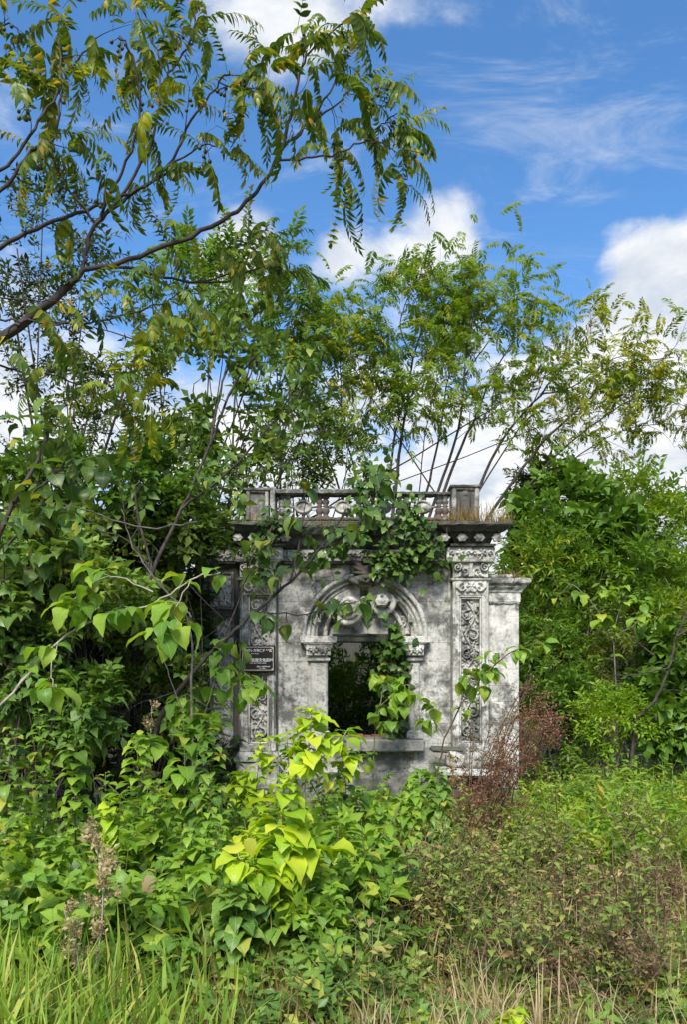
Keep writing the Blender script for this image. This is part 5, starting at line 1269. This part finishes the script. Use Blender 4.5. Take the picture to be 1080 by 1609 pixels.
# ------------------------------------------------------------------ tall weed things copied from prototypes
def copy_tree(o):
    c = o.copy(); COL.objects.link(c)
    for ch in o.children:
        d_ = ch.copy(); COL.objects.link(d_); d_.parent = c
    return c
def weed_proto(label, group, mat, h, n, ll, seed, prof='ovate', name='weed', bark='bark_green', wsc=.8, a=.6, branch=0):
    r = np.random.default_rng(seed); t = thing(name, label, 'weed', (0, 0, 0), group); g = Geo(); t['short'] = label
    p = catmull([(0, 0, 0), (r.normal()*.03, r.normal()*.03, h*.4), (r.normal()*.06, r.normal()*.06, h*.75), (r.normal()*.09, r.normal()*.09, h)], 4); tube(g, p, np.linspace(.005, .002, len(p)), 5)
    stems = [p]
    for b in range(branch):
        i = int(len(p)*(.3+.5*r.random())); d_ = nz3(np.array([r.normal(), r.normal(), 1.2])); q = catmull([p[i], p[i]+d_*h*.2, p[i]+d_*h*.35+np.array([0, 0, .03])], 3); tube(g, q, np.linspace(.003, .0015, len(q)), 4); stems.append(q)
    part('stem', g, bark, t, True)
    ms = []
    for k in range(3):
        tp = leaf_tpl(prof, .2-.2*k, -.5-.4*k, .1, .2, .2, .02, seed+k, wsc); gg = Geo(); gg.add(*tp[:1], tp[1], tp[2], tp[3]); ms.append(gg.mesh('leaf', mat, True))
    for k in range(n):
        s = stems[k % len(stems)]; tt = .2+.8*(k/n); i = min(int(tt*(len(s)-1)), len(s)-1); an = k*2.4+(k % 2)*3.14; up = a*(.3+.7*tt)
        put_leaf(t, ms[k % 3], s[i], np.array([math.cos(an)*math.cos(up), math.sin(an)*math.cos(up), math.sin(up)]), np.array([0, 0, 1.])+r.normal(size=3)*.15, ll*(.7+.5*r.random())*(1.1-.4*tt))
    return t
def where(p):
    a, b = proj(np.array(p)); a, b = float(a), float(b)
    v = 'at the very bottom edge' if b > 1560 else 'low in the foreground' if b > 1450 else 'in the middle foreground' if b > 1340 else 'near the ruin'
    h = 'far left' if a < 150 else 'left' if a < 330 else 'left of centre' if a < 470 else 'centre' if a < 620 else 'right of centre' if a < 770 else 'right' if a < 930 else 'far right'
    return v+', '+h
LOOK = ['tall', 'short', 'bushy', 'sparse']
def spread_weeds(protos, pts, smin=.7, smax=1.3):
    for k, p in enumerate(pts):
        o = protos[k] if k < len(protos) else copy_tree(protos[k % len(protos)])
        o.location = p; o.rotation_euler = (rng.normal()*.12, rng.normal()*.12, rng.random()*6.28); s = smin+(smax-smin)*rng.random(); o.scale = (s, s, s); o['label'] = ('taller ' if s > 1 else 'shorter ')+protos[k % len(protos)]['short']+' '+where(p)
def pick(n, poly, hgt=0.0, jit=0):
    """n ground points whose foot projects inside the pixel rectangle list"""
    o = []
    for k in range(n):
        x0, x1, y0, y1 = poly[rng.integers(len(poly))]; o.append(inv(x0+(x1-x0)*rng.random(), y0+(y1-y0)*rng.random()))
    return o
pr_ = [weed_proto('small weed with pointed leaves', 'small leafy weeds in the lower right', 'weed', .32+.06*k, 28, .062, 200+k, branch=4) for k in range(4)]
spread_weeds(pr_, pick(120, [(560, 1060, 1450, 1640), (640, 900, 1390, 1500)]))
pr_ = [weed_proto('fresh green small leaved weed', 'fresh green weeds right of the ruin', 'bright_weed', .62+.06*k, 22, .12, 220+k, branch=3, prof='ovate', wsc=.6) for k in range(4)]
spread_weeds(pr_, pick(60, [(850, 1080, 1262, 1390), (830, 1000, 1255, 1330)]))
pr_ = [weed_proto('upright leafy weed amid grass', 'leafy weeds at the bottom centre', 'nettle_leaf', .40+.05*k, 24, .085, 240+k, branch=2) for k in range(4)]
spread_weeds(pr_, pick(44, [(230, 560, 1480, 1680), (420, 640, 1420, 1600)]))
pr_ = [weed_proto('narrow leaved herb', 'narrow leaved herbs in the left foreground', 'bright_weed', .62+.08*k, 34, .12, 300+k, branch=3, prof='lance', wsc=1.2) for k in range(3)]
spread_weeds(pr_, pick(34, [(0, 420, 1430, 1600), (100, 640, 1400, 1540)]))
pr_ = [weed_proto('pale wispy herb', 'pale wispy herbs in the dry grass', 'weed', .50+.08*k, 34, .06, 320+k, branch=5, prof='lance', wsc=1.3, bark='twig_brown') for k in range(3)]
spread_weeds(pr_, pick(60, [(640, 1080, 1370, 1600), (700, 1080, 1350, 1450)]))
pr_ = [weed_proto('broad leaved weed', 'weeds at the foot of the ruin', 'big_bright', .5+.06*k, 14, .17, 260+k, prof='heart', wsc=.9) for k in range(3)]
spread_weeds(pr_, pick(26, [(420, 700, 1290, 1350), (540, 720, 1280, 1330)]))
pr_ = [weed_proto('narrow leaved green weed', 'weeds before the right hand shrubs', 'bright_weed', .55+.06*k, 20, .10, 280+k, branch=3, prof='lance', wsc=1.3) for k in range(3)]
spread_weeds(pr_, pick(40, [(830, 1080, 1240, 1285)]))

# ------------------------------------------------------------------ ferns
def fern(label, px, py, Yoff, n, L, mat='fern_leaf', group=None, name='fern', az=None, droop=1.2, npair=20, ll=.16, up=.9, part_name='frond'):
    B = inv(px, py); B[1] += 0; t = thing(name, label, 'fern', B, group)
    gs = [frond_tpl(npair, droop*(.8+.3*k), .2, ll, .1, MLn, 300+k+int(px), .006, .05).mesh(part_name, mat, True) for k in range(3)]
    for k in range(n):
        a = (k*2.4 if az is None else az[0]+(az[1]-az[0])*rng.random()); u = up*(.6+.5*rng.random())
        put_leaf(t, gs[k % 3], np.array([0, 0, .03]), np.array([math.cos(a)*math.cos(u), math.sin(a)*math.cos(u), math.sin(u)]), (0, 0, 1.), L*(.75+.5*rng.random()), part_name)
    return t
for k, (lab, a, b, n, L) in enumerate([('arching green fern below the lime sapling at centre', 590, 1500, 8, .62), ('fern with long fronds left of the dry grass at lower centre', 540, 1560, 8, .55), ('fern among weeds at the foot of the left pilaster', 370, 1300, 9, .75), ('brownish fern beside the carved block of the left pedestal', 432, 1285, 8, .7), ('fern in the lower right of the lime sapling', 640, 1470, 7, .5), ('fern at the very left edge of the leaf bed', 8, 1400, 8, .7), ('fern half hidden behind the bright sapling at centre', 480, 1440, 7, .5)]):
    fern(lab, a, b, 0, n, L)
fern('bright feathery fern in front of the right hand shrubs', 985, 1262, 0, 9, .95, 'bright_weed')
fern('feathery fern at the right edge below the bare trunk', 1010, 1285, 0, 8, .8, 'bright_weed')
fern('pair of dead striped fronds arching to the right over the dry grass', 835, 1410, 0, 2, .72, 'pale_dry', az=(-.35, .05), droop=1.5, npair=26, ll=.11, up=.75, name='dead_fern')
fern('brown collapsed fern lying in the dry grass at lower right', 800, 1440, 0, 7, .6, 'brown_dead', droop=1.7, npair=18, ll=.13, up=.5, name='dead_fern')

# ------------------------------------------------------------------ rust coloured dried plant
def rusty(label, base, tops, Y, mat, nleaf, ll):
    B = inv(*base); B = P(base[0], base[1], Y); B[2] = float(gz(B[0], Y)); t = thing('dried_plant', label, 'weed', B); g = Geo(); pos = []; D = []
    for (a, b) in tops:
        for rep in range(2):
            e = P(a+rng.normal()*10, b+rng.normal()*14, Y+rng.normal()*.25); s = B+rng.normal(size=3)*np.array([.12, .1, 0]); m_ = (s+e)/2+rng.normal(size=3)*.06+np.array([-.08, 0, .05])
            p = catmull([s, m_, e, e+np.array([.08, 0, -.02])+rng.normal(size=3)*.03], 8); tube(g, p, np.linspace(.007, .002, len(p)), 4)
            sub = sub_twigs(g, p, 9, .22, .0025, .3, .25, .8, None, 3, 1); sub += [(q, nz3(e-s)) for q in p[len(p)//3:]]
            for q, d_ in sub: pos.append(q); D.append(d_)
    part('stem', Geo2(g, B), 'twig_brown', t, True)
    g = Geo(); curl = []
    for k in range(4):
        q = Geo(); n = 7; aa = np.linspace(0, 3.2+k*.6, n); c = np.cumsum(np.stack([np.zeros(n), np.cos(aa), np.sin(aa)], -1), 0)/n*1.3
        v = np.concatenate([c+np.array([.09, 0, 0])*np.sin(np.linspace(.3, 2.9, n))[:, None], c-np.array([.09, 0, 0])*np.sin(np.linspace(.3, 2.9, n))[:, None]]); q.add(v, [[i, i+1, n+i+1, n+i] for i in range(n-1)]); curl.append(q.arrays())
    pos = np.array(pos); D = np.array(D); k = rng.integers(len(pos), size=nleaf); ch = rng.integers(4, size=nleaf)
    pp = pos[k]+rng.normal(size=(nleaf, 3))*.022-B; dd = nz3(D[k]*.4+rdir(nleaf)*.9)
    for c in range(4):
        q = ch == c; g.scatter(curl[c], frames(dd[q], rdir(int(q.sum())), ll*(.6+.8*rng.random(q.sum()))), pp[q], rng.random(q.sum()))
    part('foliage', g, mat, t, True, 'stuff')
rusty('tall rust red dried weed leaning right in front of the side pier', (760, 1340), [(800, 1170), (825, 1140), (840, 1150), (815, 1200), (790, 1210), (770, 1240), (865, 1135), (800, 1250), (855, 1140), (840, 1165), (780, 1190), (750, 1260)], 7.4, 'rust_leaf', 4200, .046)
rusty('thin brown dried weed with bare curling tips against the pale pier', (745, 1320), [(805, 1100), (790, 1130), (760, 1160), (735, 1200), (815, 1090)], 8.4, 'brown_dead', 700, .05)
rusty('low brown dried weed tangle in the middle of the dry grass', (720, 1440), [(660, 1360), (690, 1370), (720, 1380), (760, 1350), (700, 1400)], 5.9, 'brown_dead', 1500, .04)
rusty('brown withered weed at the lower right', (930, 1520), [(880, 1400), (950, 1400), (1000, 1410), (1040, 1430), (900, 1440)], 4.9, 'brown_dead', 1300, .04)
for (a, b, c, d, Y, nm) in ((640, 1480, 620, 1400, 4.9, 'brown withered weed right of the ferns'), (790, 1560, 800, 1470, 4.2, 'brown withered weed low in the foreground, right of centre'), (990, 1600, 980, 1500, 3.9, 'brown withered weed in the bottom right corner'), (880, 1590, 870, 1520, 3.9, 'brown withered weed at the bottom, left of the corner')):
    rusty(nm, (a, b), [(c-40, d), (c, d-20), (c+40, d+10), (c+70, d+25)], Y, 'brown_dead', 800, .04)
rusty('withered brown weed at the right edge', (1050, 1480), [(1020, 1360), (1060, 1370), (1080, 1400), (1000, 1400)], 5.5, 'brown_dead', 1300, .04)
# pale dry seed stalks on the left
def seed_stalk(label, base, tip, Y, n, sz, mat='pale_dry'):
    B = P(base[0], base[1], Y); B[2] = float(gz(B[0], Y)); t = thing('seed_stalk', label, 'weed', B); g = Geo(); e = P(*tip, Y); p = catmull([B, (B+e)/2+np.array([.04, 0, .02]), e], 9)
    tube(g, p, np.linspace(.006, .002, len(p)), 5); s = sub_twigs(g, p, 12, .10, .0015, .35, .4, .8, None, 3, 1); part('stem', Geo2(g, B), 'twig_pale', t, True)
    pos = np.array([q for q, _ in s]); k = rng.integers(len(pos), size=n); g = Geo(); pp = pos[k]+rng.normal(size=(n, 3))*.014-B
    g.scatter(MLw, frames(rdir(n), rdir(n), sz*(.5+rng.random(n))), pp, rng.random(n)); part('seed_head', g, mat, t, True, 'stuff')
seed_stalk('pale straw coloured seed stalk standing in the grass at lower left', (130, 1620), (160, 1320), 3.6, 900, .019)
seed_stalk('shorter straw seed stalk left of the tall pale one', (120, 1640), (100, 1430), 3.5, 560, .018)
seed_stalk('dry creamy stalk with shrivelled leaves behind the tall pale one', (150, 1560), (148, 1300), 4.2, 240, .035)
seed_stalk('beige plume of tiny flowers rising before the dark hollow', (205, 1300), (238, 1110), 6.0, 520, .03)
seed_stalk('thin creamy shoot above the leaf bed at left', (150, 1300), (143, 1195), 5.6, 60, .03)
seed_stalk('thin yellow seed stalk in front of the white slab', (700, 1370), (712, 1190), 7.8, 260, .035, 'grass_ochre')
seed_stalk('ochre seed stalk left of the rust red weed', (720, 1360), (728, 1240), 7.4, 240, .035, 'grass_ochre')
# fallen single dead leaves
for k, (a, b, lab) in enumerate([(388, 1312, 'large buff dead leaf caught on the lime sapling'), (230, 1370, 'big pale curled leaf hanging over the grass at left'), (192, 1445, 'orange dead leaf resting on grass at lower left')]):
    p = P(a, b, [3.7, 4.2, 3.8][k]); q_ = leaf_tpl('ovate', .0, -.4, .15, .1, .25, .05, 500+k, .95); gg = Geo(); gg.add(q_[0], q_[1], q_[2], q_[3]); o = link('dead_leaf', gg.mesh('dead_leaf', ('china_yellow', 'pale_dry', 'grass_ochre')[k], True)); m = frames(np.array([[.3, -.35, -.85]]), np.array([[.1, -.85, .5]]), [[.10, .13, .05][k]])[0]
    o.matrix_basis = Matrix(((*m[0], p[0]), (*m[1], p[1]), (*m[2], p[2]), (0, 0, 0, 1))); tag(o, lab, 'leaf')

# ------------------------------------------------------------------ grasses and ground cover
def blade(bend, w, seed):
    r = np.random.default_rng(seed); n = 5; V = []; pos = np.zeros(3); a = 0.0
    for i in range(n):
        t = i/(n-1); ww = w*(1-t**1.6)+.001; V += [(pos[0]-ww, pos[1], pos[2]), (pos[0]+ww, pos[1], pos[2])]; a = bend*t; pos = pos+np.array([0, math.sin(a), math.cos(a)])/(n-1)
    return np.array(V), np.array([[2*i, 2*i+1, 2*i+3, 2*i+2] for i in range(n-1)]), np.zeros((0, 3), int), np.array([((-1)**(j+1), j//2/4, 0) for j in range(2*n)])
BL = [blade(.5+.5*k, .014-.001*k, k) for k in range(5)]
BLw = [blade(.6+.5*k, .024, k) for k in range(4)]
def grass(name, pts, h, mat, tpls, label, tilt=.35, cat=None):
    n = len(pts); g = Geo(); ch = rng.integers(len(tpls), size=n); az = rng.random(n)*6.28; tl = rng.normal(size=n)*tilt
    for c in range(len(tpls)):
        k = ch == c; m = int(k.sum()); up = np.stack([np.sin(tl[k])*np.cos(az[k]), np.sin(tl[k])*np.sin(az[k]), np.cos(tl[k])], -1)
        fw = np.stack([np.cos(az[k]), np.sin(az[k]), np.zeros(m)], -1); x = nz3(np.cross(fw, up)); y = np.cross(up, x); M3 = np.stack([x, y, up], -1)*(h[k])[:, None, None]
        g.scatter(tpls[c], M3, pts[k], rng.random(m))
    o = link(name, g.mesh(name, mat, True), kind='stuff'); o['label'] = label; return o
def patchy(p, f=2.0, s=0.0): return .5+.5*np.sin(p[:, 0]*f*1.7+s)*np.sin(p[:, 1]*f*1.3+s*2)+.25*np.sin(p[:, 0]*f*4.3+p[:, 1]*f*3.7+s)
pt = ground_scatter(38000, 2.4, 9.0); px, py = proj(pt)
k = (px < 520+90*np.sin(pt[:, 1]*3)) & (rng.random(len(pt)) < np.clip(1.3-px/520, .12, 1)*np.clip(patchy(pt, 3.1)*.9, 0, 1)); q = pt[k]
grass('grass', q, (.16+.34*rng.random(len(q))**1.6)*(.55+.6*np.clip(patchy(q, 2.6, 1.), 0, 1.2))*np.clip(1.25-px[k]/700, .5, 1.25), 'grass_green', BL, 'long green grass filling the lower left foreground', .7)
pt = ground_scatter(9500, 2.4, 5.2); px, py = proj(pt); k = (px < 380) & (rng.random(len(pt)) < np.clip(1.2-px/380, 0.1, 1)); q = pt[k]
grass('grass', q, .25+.35*rng.random(len(q))**1.5, 'grass_green', BLw, 'arching light green grass at the bottom left corner', .75)
pt = ground_scatter(52000, 2.6, 12.0); px, py = proj(pt); k = (px > 380) & (rng.random(len(pt)) < np.clip((px-330)/400, 0, .7)*np.clip(patchy(pt, 1.6, 1.)+.3, 0, 1)); q = pt[k]
grass('dry_grass', q, .12+.22*rng.random(len(q))**1.5, 'grass_dry', BL, 'dry straw coloured grass covering the lower right', 1.0)
pt = ground_scatter(9000, 2.6, 12.0); px, py = proj(pt); k = (px > 300) & (rng.random(len(pt)) < np.clip(patchy(pt, 2.1, 2.)+.1, 0, 1)); q = pt[k]
grass('grass', q, .14+.2*rng.random(len(q)), 'grass_green', BL, 'short green grass mixed among the dry stems on the right', .9)
pt = np.stack([rng.uniform(4.2, 7.5, 2600), rng.uniform(9.2, 14.5, 2600), np.zeros(2600)], -1); pt[:, 2] = gz(pt[:, 0], pt[:, 1])
grass('grass', pt, .45+.35*rng.random(2600), 'grass_green', BL, 'tall dull green grass at the right edge before the shrubs', .3)
pt = ground_scatter(5000, 2.5, 6.0); px, py = proj(pt); k = (px < 480); q = pt[k]
grass('dry_grass', q, .2+.25*rng.random(len(q)), 'grass_dry', BL, 'dry stems tangled through the green grass on the left', .9)
pt = ground_scatter(22000, 2.6, 9.0); px, py = proj(pt); k = (px > 560) & (rng.random(len(pt)) < np.clip(patchy(pt, 2.7, 4.), 0, 1)); q = pt[k]
grass('dry_grass', q, .16+.34*rng.random(len(q))**1.7, 'pale_dry', BL, 'pale wispy straw standing in tufts at the lower right', .75)
# tufts on the ruin
def tuft(label, px0, px1, py, n, h, mat, Y0=10.62, Y1=11.1):
    X = rng.uniform(bx(px0, 10.8), bx(px1, 10.8), n); Yv = rng.uniform(Y0, Y1, n); q = np.stack([X, Yv, np.full(n, bz(py))], -1)
    o = grass('dry_grass', q, h*(.5+.7*rng.random(n)), mat, BL, label, .85); return o
tuft('dry straw grass growing on the right end of the cornice', 700, 806, 829, 520, .34, 'grass_ochre')
tuft('thin dry grass along the ledge before the balustrade', 440, 705, 828, 800, .14, 'grass_dry', 10.75, 11.0)
tuft('grass tuft on the cap of the side pier', 785, 828, 908, 200, .16, 'grass_dry', 10.9, 11.3)
tuft('green weeds on the left end of the cornice', 345, 440, 830, 420, .22, 'grass_green', 10.75, 11.2)
# broad low ground cover and litter
COVER = [spray_tpl(8+i % 3, 1., .42, ML, 400+i, spread=1.1, droop=.2).arrays() for i in range(5)]
def cover(name, label, n, y0, y1, cond, mat, size, hmax, tpls=COVER, pw=1.6):
    pt = ground_scatter(n, y0, y1, pw); px, py = proj(pt); q = pt[cond(px, py, pt)]; m = len(q); q = q.copy(); q[:, 2] += hmax*rng.random(m)**1.5
    D = nz3(rdir(m)*np.array([1, 1, .5])+np.array([0, 0, .55])); g = Geo(); ch = rng.integers(len(tpls), size=m)
    for c in range(len(tpls)):
        k = ch == c; g.scatter(tpls[c], frames(D[k], np.tile((0, 0, 1.), (int(k.sum()), 1))+rng.normal(size=(int(k.sum()), 3))*.2, size*(.6+.8*rng.random(k.sum()))), q[k], rng.random(k.sum())*.9)
    o = link(name, g.mesh(name, mat, True), kind='stuff'); o['label'] = label
cover('ground_cover', 'low mixed green herbs over the whole foreground', 9000, 2.5, 11.5, lambda px, py, p: rng.random(len(px)) < np.clip(patchy(p, 1.9, .6)+.2, 0, 1)*np.where(px > 640, .65, .9), 'weed', .115, .10)
cover('ground_cover', 'bright low herbs in the patch right of the ruin', 9000, 6.2, 12.5, lambda px, py, p: (px > 800+30*np.sin(p[:, 1]*2)) & (p[:, 1] > 6.6+.5*np.sin(p[:, 0]*2)) & (rng.random(len(px)) < .85), 'bright_weed', .24, .48, SPRAYS_N)
cover('ground_cover', 'dark green herbs under the leaf bed on the left', 4600, 4.0, 7.2, lambda px, py, p: (px < 430) & (rng.random(len(px)) < .8), 'nettle_leaf', .22, .36, SPRAYS_W)
cover('ground_cover', 'light green broad leaved growth knitting the foreground tangle together', 3200, 3.7, 8.5, lambda px, py, p: (px < 620) & (rng.random(len(px)) < np.clip(patchy(p, 1.4, 2.)+.1, 0, 1)), 'big_bright', .16, .62, SPRAYS_BIG)
cover('ground_cover', 'small leafy herbs along the bottom edge', 2600, 2.7, 4.6, lambda px, py, p: (px > 250) & (rng.random(len(px)) < np.clip(patchy(p, 2.6, 1.)+.15, 0, 1)), 'nettle_leaf', .105, .22, SPRAYS_W)
cover('ground_cover', 'creeping herbs around the foot of the ruin', 2200, 6.5, 10.8, lambda px, py, p: (px > 360) & (px < 800), 'weed', .22, .28, SPRAYS_W)
cover('ground_cover', 'yellowing herbs scattered through the dry grass', 4200, 3.4, 8.0, lambda px, py, p: (px > 650) & (rng.random(len(px)) < np.clip(patchy(p, 2.4, 3)+.05, 0, 1)), 'weed', .12, .18)
LT = [mini_leaf(.5, -.2, .15), mini_leaf(.35, .25, -.1), mini_leaf(.6, .1, .2)]
pt = ground_scatter(15000, 2.5, 12.); m = len(pt); g = Geo(); pt[:, 2] += .02+.05*rng.random(m)
for c in range(3):
    k = np.arange(m) % 3 == c; g.scatter(LT[c], frames(nz3(rdir(int(k.sum()))*np.array([1, 1, .35])), np.tile((0, 0, 1.), (int(k.sum()), 1))+rng.normal(size=(int(k.sum()), 3))*.4, .05+.06*rng.random(k.sum())), pt[k], rng.random(k.sum()))
o = link('leaf_litter', g.mesh('leaf_litter', 'litter', True), kind='stuff'); o['label'] = 'brown leaf litter on the soil between the plants'
# dry twigs
g = Geo(); pt = ground_scatter(420, 2.6, 9.)
for p in pt:
    d_ = nz3(np.array([rng.normal(), rng.normal()*.7, .25*abs(rng.normal())])); l = .15+.4*rng.random(); q = p+np.array([0, 0, .04+.08*rng.random()]); tube(g, [q, q+d_*l*.5+rng.normal(size=3)*.03, q+d_*l], [.004, .003, .0015], 4)
o = link('fallen_twigs', g.mesh('fallen_twigs', 'twig_brown', True), kind='stuff'); o['label'] = 'thin dry twigs scattered through the undergrowth'
# distant wood closing the horizon
def far_woods():
    g = Geo(); n = 5200; X = rng.uniform(-75, 75, n); Y = rng.uniform(44, 64, n); top = 6.2+1.8*np.sin(X*.17+1)+1.2*np.sin(X*.43)+1.0*np.sin(X*1.1); Z = top*rng.random(n)**.8-.3
    D = nz3(rdir(n)+np.array([0, -.3, .3])); ch = rng.integers(5, size=n)
    for c in range(5):
        k = ch == c; g.scatter(SPRAYS_W[c], frames(D[k], rdir(int(k.sum())), 2.4+1.2*rng.random(k.sum())), np.stack([X, Y, Z], -1)[k], rng.random(k.sum()))
    o = link('far_woods', g.mesh('far_woods', 'mid_leaf', True), kind='stuff'); o['label'] = 'distant wood closing the view behind the thicket'
far_woods()
